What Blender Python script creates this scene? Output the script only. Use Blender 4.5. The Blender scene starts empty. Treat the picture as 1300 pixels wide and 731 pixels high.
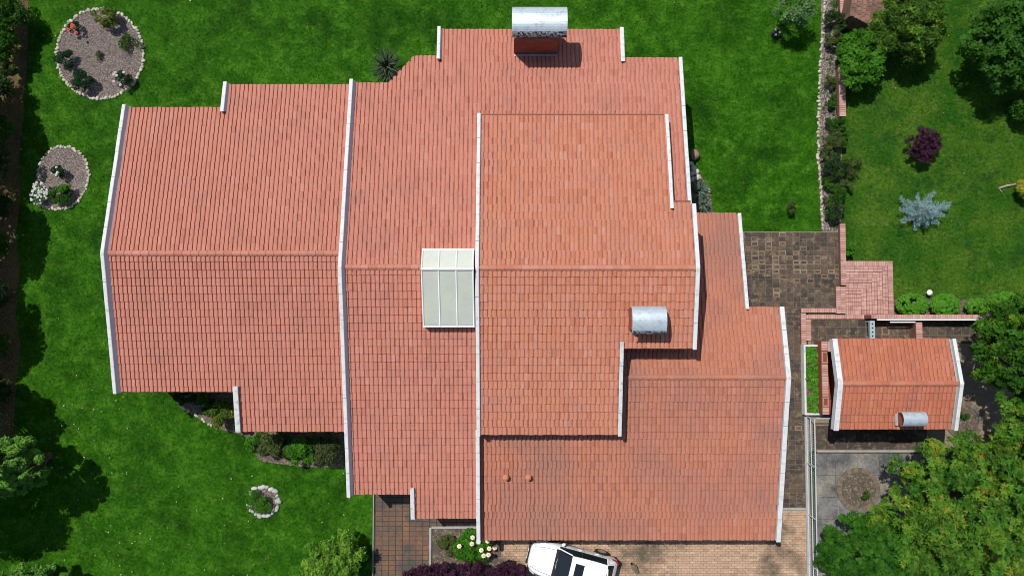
import bpy, math, random
import numpy as np
from mathutils import Vector, Matrix
random.seed(7)
RNG = np.random.default_rng(7)
SC = bpy.context.scene
COL = SC.collection
PI = math.pi
R = math.radians

# ------------------------------------------------------------------ camera, sky, sun, exposure
F, H, TILT = 880.0, 34.0, R(2.5)
CAMY = -H * math.tan(TILT)
cam = bpy.data.cameras.new('camera')
cam.sensor_width = 36.0
cam.lens = 36.0 * F / 1300.0
cam.clip_end = 500.0
camo = bpy.data.objects.new('camera', cam)
COL.objects.link(camo)
camo.location = (0, CAMY, H)
camo.rotation_euler = (TILT, 0, 0)
SC.camera = camo

SUN_EL = R(61.0)
SUN_DIR = (-0.69, 0.73)           # horizontal direction towards the sun (x right, y up in the picture)
w = bpy.data.worlds.new('World')
SC.world = w
w.use_nodes = True
nt = w.node_tree
bg = nt.nodes['Background']
sky = nt.nodes.new('ShaderNodeTexSky')
sky.sky_type = 'NISHITA'
sky.sun_disc = False
sky.sun_elevation = SUN_EL
sky.sun_rotation = math.atan2(SUN_DIR[0], SUN_DIR[1])
nt.links.new(sky.outputs[0], bg.inputs[0])
bg.inputs[1].default_value = 0.1
sd = bpy.data.lights.new('sun', 'SUN')
sd.energy = 4.35
sd.angle = R(0.5)
sd.color = (1.0, 0.965, 0.91)
so = bpy.data.objects.new('sun', sd)
COL.objects.link(so)
hx, hy = SUN_DIR
n_ = math.hypot(hx, hy)
sv = Vector((hx / n_ * math.cos(SUN_EL), hy / n_ * math.cos(SUN_EL), math.sin(SUN_EL)))
so.rotation_euler = sv.to_track_quat('Z', 'Y').to_euler()
so.location = (-20, 25, 40)
SC.view_settings.view_transform = 'Standard'
SC.view_settings.look = 'None'
SC.view_settings.gamma = 1.0
SC.view_settings.exposure = 0.0
SC.cycles.filter_width = 0.95


# ------------------------------------------------------------------ survey helpers: a picture point at a known height -> the place
def ray(px, py):
    x, y = (px - 650) / F, (365.5 - py) / F
    return x, y * math.cos(TILT) + math.sin(TILT), y * math.sin(TILT) - math.cos(TILT)


def P(px, py, z=0.0):
    dx, dy, dz = ray(px, py)
    t = (z - H) / dz
    return dx * t, CAMY + dy * t


def PS(px, py, yr, zr, s):
    """place on a roof slope z = zr + s*(y-yr)"""
    dx, dy, dz = ray(px, py)
    # H + dz t = zr + s (CAMY + dy t - yr)
    t = (zr + s * (CAMY - yr) - H) / (dz - s * dy)
    return dx * t, CAMY + dy * t, H + dz * t


def proj(x, y, z=0.0):
    """numpy: place -> picture point"""
    yy, zz = y - CAMY, z - H
    cy = yy * math.cos(TILT) + zz * math.sin(TILT)
    cz = -yy * math.sin(TILT) + zz * math.cos(TILT)
    return 650 + F * x / -cz, 365.5 - F * cy / -cz


# ------------------------------------------------------------------ mesh helpers
WO = {}


class G:
    def __init__(s):
        s.v, s.f, s.t = [], [], []
        s.cur = 0.0

    def add(s, vs, fs, t=None):
        b = len(s.v)
        s.v.extend(vs)
        t = s.cur if t is None else t
        for f in fs:
            s.f.append(tuple(i + b for i in f))
            s.t.append(t)

    def box(s, c, d, rz=0.0, t=None, bev=0.0):
        cx, cy, cz = c
        dx, dy, dz = d[0] / 2, d[1] / 2, d[2] / 2
        ca, sa = math.cos(rz), math.sin(rz)
        vs = []
        if bev:
            for z, k in ((-dz, 0), (dz - bev, 0), (dz, bev)):
                for x, y in ((-dx + k, -dy + k), (dx - k, -dy + k), (dx - k, dy - k), (-dx + k, dy - k)):
                    vs.append((cx + x * ca - y * sa, cy + x * sa + y * ca, cz + z))
            fs = [(3, 2, 1, 0), (8, 9, 10, 11)]
            for o in (0, 4):
                for i in range(4):
                    j = (i + 1) % 4
                    fs.append((o + i, o + j, o + j + 4, o + i + 4))
        else:
            for z in (-dz, dz):
                for x, y in ((-dx, -dy), (dx, -dy), (dx, dy), (-dx, dy)):
                    vs.append((cx + x * ca - y * sa, cy + x * sa + y * ca, cz + z))
            fs = [(3, 2, 1, 0), (4, 5, 6, 7)] + [(i, (i + 1) % 4, (i + 1) % 4 + 4, i + 4) for i in range(4)]
        s.add(vs, fs, t)

    def prism(s, poly, z0, z1, t=None):
        n = len(poly)
        a = sum(poly[i][0] * poly[(i + 1) % n][1] - poly[(i + 1) % n][0] * poly[i][1] for i in range(n))
        if a < 0:
            poly = poly[::-1]
        vs = [(x, y, z0) for x, y in poly] + [(x, y, z1) for x, y in poly]
        fs = [tuple(range(n))[::-1], tuple(range(n, 2 * n))]
        fs += [(i, (i + 1) % n, (i + 1) % n + n, i + n) for i in range(n)]
        s.add(vs, fs, t)

    def tube(s, pts, rad, n=8, cap=True, t=None):
        pts = [Vector(p) for p in pts]
        rings = []
        for i, p in enumerate(pts):
            d = (pts[min(i + 1, len(pts) - 1)] - pts[max(i - 1, 0)]).normalized()
            a = Vector((0, 0, 1)) if abs(d.z) < 0.9 else Vector((1, 0, 0))
            u = d.cross(a).normalized()
            v = d.cross(u)
            r = rad[i] if isinstance(rad, (list, tuple)) else rad
            rings.append([tuple(p + u * (r * math.cos(2 * PI * k / n)) + v * (r * math.sin(2 * PI * k / n))) for k in range(n)])
        vs = [q for rg in rings for q in rg]
        fs = []
        for i in range(len(pts) - 1):
            for k in range(n):
                k2 = (k + 1) % n
                fs.append((i * n + k, i * n + k2, (i + 1) * n + k2, (i + 1) * n + k))
        if cap:
            fs.append(tuple(range(n)))
            fs.append(tuple(range((len(pts) - 1) * n, len(pts) * n))[::-1])
        s.add(vs, fs, t)

    def lathe(s, c, prof, n=16, t=None):
        vs, fs = [], []
        for r, z in prof:
            for k in range(n):
                vs.append((c[0] + r * math.cos(2 * PI * k / n), c[1] + r * math.sin(2 * PI * k / n), c[2] + z))
        for i in range(len(prof) - 1):
            for k in range(n):
                k2 = (k + 1) % n
                fs.append((i * n + k, i * n + k2, (i + 1) * n + k2, (i + 1) * n + k))
        fs.append(tuple(range(n))[::-1])
        fs.append(tuple(range((len(prof) - 1) * n, len(prof) * n)))
        s.add(vs, fs, t)

    def rock(s, c, r, sq=(1, 1, 0.6), t=None, sub=2, rough=0.18):
        m = ROCKS[random.randrange(len(ROCKS))] if sub == 2 else ROCKS1[random.randrange(len(ROCKS1))]
        a = random.uniform(0, 2 * PI)
        ca, sa = math.cos(a), math.sin(a)
        vs = []
        for x, y, z in m[0]:
            x, y, z = x * r * sq[0], y * r * sq[1], z * r * sq[2]
            vs.append((c[0] + x * ca - y * sa, c[1] + x * sa + y * ca, c[2] + z))
        s.add(vs, m[1], t)


def _rocks(n, lat, lon, rough):
    out = []
    for q in range(n):
        ph = [random.uniform(0, 6.28) for _ in range(6)]
        vs = [(0, 0, -1)]
        for i in range(1, lat):
            th = PI * i / lat
            for k in range(lon):
                a = 2 * PI * k / lon
                rr = 1 + rough * (math.sin(2 * a + ph[0]) + 0.7 * math.sin(3 * a + ph[1] + th) + 0.8 * math.sin(2 * th + ph[2]) + random.uniform(-.5, .5))
                vs.append((rr * math.sin(th) * math.cos(a), rr * math.sin(th) * math.sin(a), -rr * math.cos(th)))
        vs.append((0, 0, 1))
        fs = []
        for k in range(lon):
            fs.append((0, 1 + (k + 1) % lon, 1 + k))
            for i in range(lat - 2):
                b = 1 + i * lon
                fs.append((b + k, b + (k + 1) % lon, b + lon + (k + 1) % lon, b + lon + k))
            b = 1 + (lat - 2) * lon
            fs.append((b + k, b + (k + 1) % lon, len(vs) - 1))
        out.append((vs, fs))
    return out


ROCKS = _rocks(8, 6, 9, 0.1)
ROCKS1 = _rocks(8, 4, 6, 0.13)


def obj(name, g, mat, parent=None, origin=None, smooth=False, kind=None, label=None):
    """link geometry (world coordinates) as one mesh object"""
    if isinstance(g, G):
        v = np.array(g.v, dtype=np.float64)
        faces, tint = g.f, np.array(g.t, dtype=np.float32)
    else:
        v, faces, tint = g
    if origin is None:
        if parent is not None:
            origin = WO[parent.name]
        else:
            origin = ((v[:, 0].min() + v[:, 0].max()) / 2, (v[:, 1].min() + v[:, 1].max()) / 2, v[:, 2].min())
    o_ = np.array(origin)
    me = bpy.data.meshes.new(name)
    if isinstance(faces, np.ndarray):
        nf, k = faces.shape
        me.vertices.add(len(v))
        me.vertices.foreach_set('co', (v - o_).astype(np.float32).ravel())
        me.loops.add(nf * k)
        me.loops.foreach_set('vertex_index', faces.astype(np.int32).ravel())
        me.polygons.add(nf)
        me.polygons.foreach_set('loop_start', np.arange(0, nf * k, k, dtype=np.int32))
        me.polygons.foreach_set('loop_total', np.full(nf, k, dtype=np.int32))
        me.update(calc_edges=True)
    else:
        me.from_pydata((v - o_).tolist(), [], faces)
        me.update()
    at = me.attributes.new('tint', 'FLOAT', 'FACE')
    at.data.foreach_set('value', np.asarray(tint, dtype=np.float32))
    if smooth:
        me.polygons.foreach_set('use_smooth', np.ones(len(me.polygons), dtype=bool))
    if isinstance(mat, (list, tuple)):
        for m in mat:
            me.materials.append(m)
    else:
        me.materials.append(mat)
    o = bpy.data.objects.new(name, me)
    COL.objects.link(o)
    WO[o.name] = tuple(origin)
    if parent is not None:
        o.parent = parent
        po = WO[parent.name]
        o.location = tuple(origin[i] - po[i] for i in range(3))
    else:
        o.location = tuple(origin)
    if kind:
        o['kind'] = kind
    if label:
        o['label'] = label
    return o


def tag(o, label, cat, group=None):
    o['label'] = label
    o['category'] = cat
    if group:
        o['group'] = group
    return o


def thing(name, label, cat, loc, group=None):
    o = bpy.data.objects.new(name, None)
    COL.objects.link(o)
    o.location = loc
    o.empty_display_size = 0.3
    WO[o.name] = tuple(loc)
    return tag(o, label, cat, group)


# ------------------------------------------------------------------ materials
def ramp(nt, pairs):
    r = nt.nodes.new('ShaderNodeValToRGB')
    el = r.color_ramp.elements
    while len(el) > 1:
        el.remove(el[-1])
    el[0].position = pairs[0][0]
    el[0].color = (*pairs[0][1], 1)
    for p, c in pairs[1:]:
        e = el.new(p)
        e.color = (*c, 1)
    return r


def M(name, cols, rough=0.8, metal=0.0, scale=3.0, tint_cols=None, tint_amt=0.5, stain=None, stain_scale=0.6,
      stain_lo=0.5, stain_hi=0.65, fine=0.25, fine_scale=40.0, bump=0.0, bump_scale=30.0, coat=0.0, coat_rough=.05, trans=0.0, stain_detail=6.0, val=0.25, squash=None, spec=.3, stain2=None, stain2_scale=7.0, stain2_lo=.62, stain2_hi=.72):
    """cols: two colours mixed by a world-scale noise; tint_cols: list mixed in by the per-piece 'tint' value (0..1);
    stain: colour laid on in noise patches"""
    m = bpy.data.materials.new(name)
    m.use_nodes = True
    nt = m.node_tree
    b = nt.nodes['Principled BSDF']
    L = nt.links.new
    geo = nt.nodes.new('ShaderNodeNewGeometry')
    pos = geo.outputs['Position']
    if squash:
        mp = nt.nodes.new('ShaderNodeMapping')
        mp.inputs['Scale'].default_value = squash
        L(pos, mp.inputs[0])
        pos2 = mp.outputs[0]
    else:
        pos2 = pos

    def noise(sc, det=4.0, p=None):
        n = nt.nodes.new('ShaderNodeTexNoise')
        n.inputs['Scale'].default_value = sc
        n.inputs['Detail'].default_value = det
        n.inputs['Roughness'].default_value = 0.62
        L(pos if p is None else p, n.inputs['Vector'])
        return n.outputs[0]

    def mix(fac, a, b_, mode='MIX'):
        x = nt.nodes.new('ShaderNodeMix')
        x.data_type = 'RGBA'
        x.blend_type = mode
        if isinstance(fac, float):
            x.inputs[0].default_value = fac
        else:
            L(fac, x.inputs[0])
        for i, q in ((6, a), (7, b_)):
            if isinstance(q, tuple):
                x.inputs[i].default_value = (*q, 1)
            else:
                L(q, x.inputs[i])
        return x.outputs[2]

    def math_(op, a, b_, clamp=False):
        x = nt.nodes.new('ShaderNodeMath')
        x.operation = op
        x.use_clamp = clamp
        for i, q in ((0, a), (1, b_)):
            if isinstance(q, (int, float)):
                x.inputs[i].default_value = q
            else:
                L(q, x.inputs[i])
        return x.outputs[0]

    def mr(v, lo, hi):
        x = nt.nodes.new('ShaderNodeMapRange')
        x.inputs[1].default_value = lo
        x.inputs[2].default_value = hi
        L(v, x.inputs[0])
        return x.outputs[0]
    n1 = mr(noise(scale, 5.0, pos2), 0.3, 0.7)
    c = mix(n1, cols[0], cols[1])
    if tint_cols:
        at = nt.nodes.new('ShaderNodeAttribute')
        at.attribute_name = 'tint'
        k = len(tint_cols)
        rp = ramp(nt, [(i / max(k - 1, 1), tc) for i, tc in enumerate(tint_cols)])
        L(at.outputs['Fac'], rp.inputs[0])
        c = mix(tint_amt, c, rp.outputs[0])
    if stain:
        sn = noise(stain_scale, stain_detail)
        c = mix(mr(sn, stain_lo, stain_hi), c, stain)
    if stain2:
        c = mix(mr(noise(stain2_scale, 4.0), stain2_lo, stain2_hi), c, stain2)
    fn = noise(fine_scale, 3.0)
    vv = nt.nodes.new('ShaderNodeHueSaturation')
    L(c, vv.inputs['Color'])
    L(math_('ADD', math_('MULTIPLY', mr(fn, 0.25, 0.75), 2 * fine), 1 - fine), vv.inputs['Value'])
    L(vv.outputs[0], b.inputs['Base Color'])
    b.inputs['Roughness'].default_value = rough
    b.inputs['Metallic'].default_value = metal
    b.inputs['Specular IOR Level'].default_value = spec
    b.inputs['Coat Weight'].default_value = coat
    b.inputs['Coat Roughness'].default_value = coat_rough
    if bump:
        bp = nt.nodes.new('ShaderNodeBump')
        bp.inputs['Strength'].default_value = bump
        bp.inputs['Distance'].default_value = 0.02
        L(noise(bump_scale, 4.0), bp.inputs['Height'])
        L(bp.outputs[0], b.inputs['Normal'])
    if trans:
        tr = nt.nodes.new('ShaderNodeBsdfTranslucent')
        L(vv.outputs[0], tr.inputs[0])
        ms = nt.nodes.new('ShaderNodeMixShader')
        ms.inputs[0].default_value = trans
        L(b.outputs[0], ms.inputs[1])
        L(tr.outputs[0], ms.inputs[2])
        L(ms.outputs[0], nt.nodes['Material Output'].inputs[0])
    return m


def leafmat(name, cols, trans=0.3, rough=0.5):
    return M(name, (cols[0], cols[-1]), rough=rough, scale=1.3, tint_cols=cols, tint_amt=.8, fine=.12, fine_scale=8, trans=trans, spec=.06)


MT = {}
MT['tile_west'] = M('clay_tile_pinkish', ((0.4670, 0.1906, 0.1353), (0.4281, 0.1620, 0.1109)), rough=.85, scale=.5,
                    tint_cols=[(0.3739, 0.1297, 0.0864), (0.4281, 0.1620, 0.1109), (0.4670, 0.1906, 0.1353), (0.4433, 0.1742, 0.1152), (0.4983, 0.2264, 0.1720)], tint_amt=.6,
                    stain=(0.3579, 0.1542, 0.1152), stain_scale=.8, stain_lo=.5, stain_hi=.8, fine=.2, fine_scale=22, bump=.25, stain2=(0.1692, 0.0870, 0.0655), stain2_scale=5.5, stain2_lo=.64, stain2_hi=.76, squash=(1, .35, 1))
MT['tile_mid'] = M('clay_tile_orange', ((0.4677, 0.1914, 0.1203), (0.4300, 0.1583, 0.0955)), rough=.85, scale=.5,
                   tint_cols=[(0.3775, 0.1259, 0.0752), (0.4300, 0.1583, 0.0955), (0.4759, 0.1914, 0.1167), (0.4530, 0.1914, 0.1326), (0.4981, 0.2438, 0.1866)], tint_amt=.6,
                   stain=(0.3775, 0.1705, 0.1247), stain_scale=.8, stain_lo=.52, stain_hi=.8, fine=.2, fine_scale=22, bump=.25, stain2=(0.1641, 0.0874, 0.0663), stain2_scale=5.5, stain2_lo=.64, stain2_hi=.76, squash=(1, .35, 1))
MT['tile_east'] = M('clay_tile_weathered', ((0.4300, 0.1705, 0.1042), (0.3923, 0.1410, 0.0821)), rough=.85, scale=.5,
                    tint_cols=[(0.3250, 0.1160, 0.0737), (0.3923, 0.1454, 0.0913), (0.4300, 0.1705, 0.1042), (0.4079, 0.1659, 0.1171), (0.4530, 0.2079, 0.1475)], tint_amt=.65,
                    stain=(0.3168, 0.1454, 0.1079), stain_scale=.35, stain_lo=.42, stain_hi=.66, fine=.22, fine_scale=22, bump=.25, stain2=(0.1641, 0.0892, 0.0692), stain2_scale=5.5, stain2_lo=.64, stain2_hi=.76, squash=(1, .35, 1))
MT['tile_small'] = M('clay_tile_bright', ((0.4244, 0.1493, 0.0840), (0.3859, 0.1251, 0.0672)), rough=.85, scale=.7,
                     tint_cols=[(0.3237, 0.1001, 0.0553), (0.3859, 0.1251, 0.0692), (0.4320, 0.1493, 0.0840), (0.4555, 0.1832, 0.1156)], tint_amt=.6,
                     stain=(0.2936, 0.1162, 0.0840), stain_scale=1.1, stain_lo=.52, stain_hi=.75, fine=.2, fine_scale=25, bump=.25, stain2=(0.1678, 0.0894, 0.0741), stain2_scale=5.5, stain2_lo=.64, stain2_hi=.76)
MT['mortar'] = M('mortar', ((.42, .19, .13), (.30, .13, .09)), rough=.9, scale=8)
MT['deck'] = M('roof_deck', ((.22, .09, .06), (.16, .065, .045)), rough=.95)
MT['white'] = M('white_render_weathered', ((.63, .64, .625), (.54, .555, .55)), rough=.75, scale=2.5, stain=(.40, .42, .38), stain_scale=5.0,
                stain_lo=.54, stain_hi=.70, fine=.06, fine_scale=30, bump=.15)
MT['whitegrey'] = M('white_render_dirty', ((.58, .60, .59), (.48, .50, .495)), rough=.8, scale=3, stain=(.30, .32, .28), stain_scale=6.0,
                    stain_lo=.54, stain_hi=.68, fine=.1, fine_scale=30, bump=.15)
MT['wall'] = M('wall_render', ((.72, .68, .58), (.66, .62, .54)), rough=.85, scale=1)
MT['brickred'] = M('red_brick', ((.30, .085, .05), (.22, .06, .038)), rough=.9, scale=2, tint_cols=[(.2, .05, .03), (.27, .075, .045), (.34, .11, .065)], tint_amt=.6, fine=.2)
MT['brickbrown'] = M('brown_brick', ((.24, .13, .09), (.17, .09, .065)), rough=.9, scale=3, tint_cols=[(.12, .065, .05), (.2, .11, .08), (.30, .17, .12)], tint_amt=.6, stain=(.09, .075, .06), stain_scale=4, stain_lo=.5, stain_hi=.65, fine=.3)
MT['brickmortar'] = M('brick_mortar', ((.24, .16, .12), (.18, .12, .09)), rough=.95, scale=6)
MT['brickpink'] = M('pink_brick', ((0.4900, 0.2820, 0.2313), (0.4312, 0.2280, 0.1875)), rough=.85, scale=2, tint_cols=[(0.3528, 0.1800, 0.1438), (0.4508, 0.2460, 0.2000), (0.4900, 0.2880, 0.2375), (0.5488, 0.3600, 0.3125)], tint_amt=.65,
                    stain=(0.2548, 0.1680, 0.1375), stain_scale=3.5, stain_lo=.56, stain_hi=.72, fine=.18, fine_scale=30, bump=.2)
MT['brickpinkdark'] = M('pink_brick_joint', ((.20, .095, .075), (.15, .07, .055)), rough=.95, scale=5)
MT['galv'] = M('galvanised_sheet', ((.64, .70, .73), (.52, .60, .64)), rough=.42, metal=.5, spec=.6, scale=1.6, stain=(.34, .40, .43), stain_scale=4, stain_lo=.5, stain_hi=.8, fine=.14, fine_scale=14, squash=(.25, 3, 3))
MT['galvold'] = M('galvanised_sheet_lichen', ((.40, .44, .46), (.30, .34, .36)), rough=.6, metal=.5, scale=5, stain=(.03, .03, .028), stain_scale=9, stain_lo=.47, stain_hi=.53, fine=.35, fine_scale=14)
MT['fillet'] = M('grey_fillet', ((.60, .61, .63), (.50, .51, .54)), rough=.8, scale=4, fine=.12)
MT['lead'] = M('lead_flashing', ((.40, .40, .40), (.3, .3, .3)), rough=.6, metal=.2)
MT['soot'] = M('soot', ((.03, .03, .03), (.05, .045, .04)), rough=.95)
MT['skyglass'] = M('polycarbonate', ((.47, .50, .42), (.43, .465, .385)), rough=.45, spec=1.0, coat=1.0, coat_rough=.43, scale=.8, stain=(.52, .52, .38), stain_scale=1.2, stain_lo=.5, stain_hi=.7, fine=.05, fine_scale=6)
MT['frame'] = M('white_frame', ((.82, .82, .80), (.78, .78, .76)), rough=.45, fine=.05)
MT['terracotta'] = M('terracotta', ((.52, .22, .11), (.46, .18, .09)), rough=.8)
MT['soil'] = M('garden_soil', ((0.1200, 0.0936, 0.0696), (0.0660, 0.0504, 0.0384)), rough=1, scale=2.5, stain=(0.2040, 0.1680, 0.1260), stain_scale=9, stain_lo=.5, stain_hi=.62, fine=.5, fine_scale=28, bump=.8, bump_scale=20)
MT['soilstrip'] = M('dry_bark_soil', ((0.1040, 0.0716, 0.0261), (0.0434, 0.0318, 0.0122)), rough=1, scale=.8, stain=(0.1646, 0.1233, 0.0457), stain_scale=12, stain_lo=.53, stain_hi=.62, fine=.5, fine_scale=26, bump=.8, bump_scale=20)
MT['gravel'] = M('gravel', ((0.3500, 0.2982, 0.2840), (0.2380, 0.1988, 0.1846)), rough=1, scale=2, tint_cols=[(0.1400, 0.1136, 0.1065), (0.2800, 0.2343, 0.2201), (0.3780, 0.3124, 0.2911), (0.5600, 0.4970, 0.4686)], tint_amt=.7, fine=.3, fine_scale=30)
MT['chips'] = M('wood_chips', ((.15, .115, .09), (.10, .075, .06)), rough=1, tint_cols=[(.07, .05, .04), (.13, .10, .08), (.22, .18, .15)], tint_amt=.7, fine=.3)
MT['stone'] = M('pale_stone', ((.48, .44, .36), (.38, .34, .27)), rough=.85, scale=4, tint_cols=[(.28, .24, .18), (.44, .40, .32), (.58, .54, .46)], tint_amt=.6, fine=.2, fine_scale=25, bump=.3)
MT['greystone'] = M('grey_stone', ((.42, .42, .40), (.34, .34, .32)), rough=.9, scale=4, tint_cols=[(.3, .3, .28), (.42, .42, .4), (.55, .55, .52)], tint_amt=.6, fine=.2, fine_scale=25, bump=.3)
MT['boulder'] = M('brown_boulder', ((.30, .20, .13), (.24, .155, .10)), rough=.85, scale=3, fine=.15, bump=.3)
MT['paver'] = M('stained_paver', ((0.0850, 0.0680, 0.0527), (0.0467, 0.0391, 0.0323)), rough=.9, scale=2.5,
                tint_cols=[(0.0255, 0.0229, 0.0213), (0.0425, 0.0357, 0.0298), (0.0723, 0.0544, 0.0408), (0.1105, 0.0808, 0.0578), (0.1105, 0.0638, 0.0357), (0.3570, 0.2635, 0.1700)], tint_amt=.65,
                stain=(.21, .145, .09), stain_scale=4, stain_lo=.52, stain_hi=.70, fine=.5, fine_scale=20, bump=.3)
MT['paverred'] = M('stained_reddish_paver', ((.17, .105, .07), (.12, .08, .06)), rough=.9, scale=1.2,
                   tint_cols=[(.085, .07, .06), (.13, .085, .06), (.20, .095, .05), (.24, .12, .065), (.17, .13, .1)], tint_amt=.6,
                   stain=(.075, .068, .06), stain_scale=1.1, stain_lo=.45, stain_hi=.65, fine=.4, fine_scale=22, bump=.3)
MT['grout'] = M('sandy_grout', ((.27, .21, .15), (.17, .135, .10)), rough=1, scale=3, fine=.3, fine_scale=20)
MT['groutdark'] = M('dark_grout', ((.07, .058, .046), (.045, .04, .034)), rough=1, scale=3, fine=.3, fine_scale=20)
MT['drive'] = M('driveway_brick', ((.44, .31, .205), (.38, .25, .165)), rough=.9, scale=1.5,
                tint_cols=[(.30, .19, .12), (.40, .27, .18), (.46, .32, .21), (.44, .25, .18), (.54, .41, .29)], tint_amt=.6,
                stain=(.11, .088, .058), stain_scale=.5, stain_lo=.50, stain_hi=.66, fine=.32, fine_scale=26, bump=.25)
MT['drivejoint'] = M('driveway_joint', ((.20, .145, .10), (.14, .10, .07)), rough=1, scale=2, fine=.3)
MT['concrete'] = M('stained_concrete', ((.045, .048, .052), (.235, .235, .225)), rough=.9, scale=.8, tint_cols=[(.06, .06, .065), (.10, .10, .10), (.15, .145, .135)], tint_amt=.2,
                   stain=(.27, .24, .185), stain_scale=.5, stain_lo=.45, stain_hi=.68, fine=.4, fine_scale=14, bump=.2)
MT['curb'] = M('concrete_curb', ((.36, .35, .33), (.27, .265, .25)), rough=.9, scale=3, fine=.25)
MT['manhole'] = M('worn_frame', ((.24, .23, .20), (.15, .145, .13)), rough=.9, scale=5, fine=.3)
MT['steel'] = M('pale_blue_steel', ((.42, .52, .56), (.36, .46, .50)), rough=.4, metal=.2, fine=.08)
MT['black'] = M('black_metal', ((.02, .02, .02), (.03, .03, .03)), rough=.5)
MT['fence'] = M('grey_fence_paint', ((.60, .63, .66), (.52, .55, .58)), rough=.4, metal=.15, fine=.08)
MT['bark'] = M('bark', ((.12, .085, .055), (.075, .055, .04)), rough=.95, scale=6, bump=.5)
MT['deadwood'] = M('dead_wood', ((.36, .31, .25), (.22, .19, .15)), rough=.9, scale=6)
MT['carpaint'] = M('white_car_paint', ((.80, .81, .82), (.80, .81, .82)), rough=.3, coat=1.0, fine=.0)
MT['carglass'] = M('tinted_car_glass', ((.012, .017, .02), (.012, .017, .02)), rough=.04, fine=.0, coat=.5)
MT['rubber'] = M('tyre_rubber', ((.02, .02, .02), (.025, .025, .025)), rough=.85)
MT['rim'] = M('alloy_rim', ((.45, .46, .47), (.4, .41, .42)), rough=.3, metal=.8)
MT['lamp'] = M('clear_lamp_glass', ((.55, .58, .6), (.5, .53, .55)), rough=.1, coat=1, fine=0)
MT['redlamp'] = M('red_lamp_glass', ((.35, .02, .02), (.3, .02, .02)), rough=.15, coat=1, fine=0)
MT['plastic'] = M('black_plastic', ((.018, .018, .02), (.025, .025, .027)), rough=.55)
MT['plaque'] = M('white_plate', ((.75, .75, .72), (.75, .75, .72)), rough=.4, fine=.03)
MT['birdbody'] = M('mottled_feathers', ((.19, .145, .095), (.09, .068, .045)), rough=.9, scale=14, stain=(.38, .33, .26), stain_scale=22, stain_lo=.56, stain_hi=.62, fine=.4)
MT['birddark'] = M('dark_feathers', ((.012, .011, .012), (.02, .018, .016)), rough=.7)
MT['birdpale'] = M('pale_beak', ((.6, .55, .48), (.5, .45, .4)), rough=.6)

# foliage
MT['lf_mid'] = leafmat('leaf_mid_green', [(0.0151, 0.0583, 0.0066), (0.0353, 0.1102, 0.0119), (0.0630, 0.1685, 0.0185)])
MT['lf_bright'] = leafmat('leaf_bright_green', [(0.0277, 0.1102, 0.0079), (0.0567, 0.1944, 0.0145), (0.1008, 0.2851, 0.0231)])
MT['lf_box'] = leafmat('leaf_box_green', [(0.0466, 0.1719, 0.0114), (0.0854, 0.2766, 0.0200), (0.1475, 0.3737, 0.0358)], rough=.4)
MT['lf_dark'] = leafmat('leaf_dark_green', [(.009, .026, .008), (.02, .048, .013), (.06, .105, .025)], trans=.15)
MT['lf_darkyel'] = leafmat('leaf_dark_with_yellow_tips', [(.006, .022, .005), (.012, .04, .008), (.03, .085, .011), (.10, .21, .02), (.18, .31, .03)], trans=.2)
MT['lf_lime'] = leafmat('leaf_lime', [(0.0600, 0.1552, 0.0168), (0.1276, 0.2794, 0.0300), (0.2550, 0.4502, 0.0540)])
MT['lf_chest'] = leafmat('leaf_tree_yellow_green', [(0.0052, 0.0393, 0.0055), (0.0112, 0.0819, 0.0099), (0.0195, 0.1257, 0.0132), (0.0348, 0.1693, 0.0165), (0.0667, 0.2239, 0.0198), (0.1333, 0.2731, 0.0242), (0.3075, 0.2185, 0.0275)], trans=.15)
MT['lf_euo'] = leafmat('leaf_tree_deep_green', [(0.0126, 0.0562, 0.0060), (0.0252, 0.0994, 0.0090), (0.0441, 0.1490, 0.0132), (0.0683, 0.1944, 0.0180)])
MT['lf_euoyel'] = leafmat('leaf_tree_mixed', [(0.0105, 0.0562, 0.0072), (0.0231, 0.0972, 0.0096), (0.0420, 0.1458, 0.0120), (0.1575, 0.2592, 0.0180)])
MT['lf_glauc'] = leafmat('leaf_grey_green', [(0.0459, 0.1442, 0.0248), (0.1020, 0.2505, 0.0446), (0.1734, 0.3643, 0.0643), (0.2040, 0.4099, 0.0297)])
MT['lf_blue'] = leafmat('needle_blue', [(.10, .19, .20), (.19, .31, .32), (.30, .43, .44)], trans=.1)
MT['lf_purple'] = leafmat('leaf_purple', [(0.0225, 0.0075, 0.0168), (0.0525, 0.0175, 0.0360), (0.0938, 0.0350, 0.0660)], trans=.15)
MT['lf_corner'] = leafmat('leaf_corner_tree', [(0.0210, 0.0810, 0.0096), (0.0420, 0.1296, 0.0150), (0.0683, 0.1782, 0.0210)])
MT['lf_yellow'] = leafmat('needle_yellow', [(.18, .22, .02), (.32, .33, .03), (.42, .42, .06)])
MT['lf_olive'] = leafmat('leaf_olive', [(0.0357, 0.0690, 0.0178), (0.0765, 0.1173, 0.0297), (0.1428, 0.1656, 0.0544)])
MT['lf_brown'] = leafmat('leaf_brownish', [(0.0324, 0.0480, 0.0178), (0.0648, 0.0870, 0.0297), (0.1188, 0.1350, 0.0495)])
MT['lf_golden'] = leafmat('leaf_green_gold', [(0.0360, 0.0960, 0.0154), (0.0720, 0.1440, 0.0220), (0.3120, 0.2880, 0.0330)])
MT['lf_pale'] = leafmat('leaf_pale_green', [(.06, .15, .045), (.12, .24, .075), (.19, .32, .11)])
MT['lf_rose'] = leafmat('leaf_rose', [(.012, .04, .016), (.022, .065, .025), (.04, .10, .035)])
MT['yucca'] = leafmat('leaf_yucca', [(.012, .02, .014), (.03, .045, .026), (.07, .095, .05)], trans=.05)
MT['agave'] = leafmat('leaf_agave', [(.03, .06, .045), (.06, .10, .07), (.15, .19, .13)], trans=.05)
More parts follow.
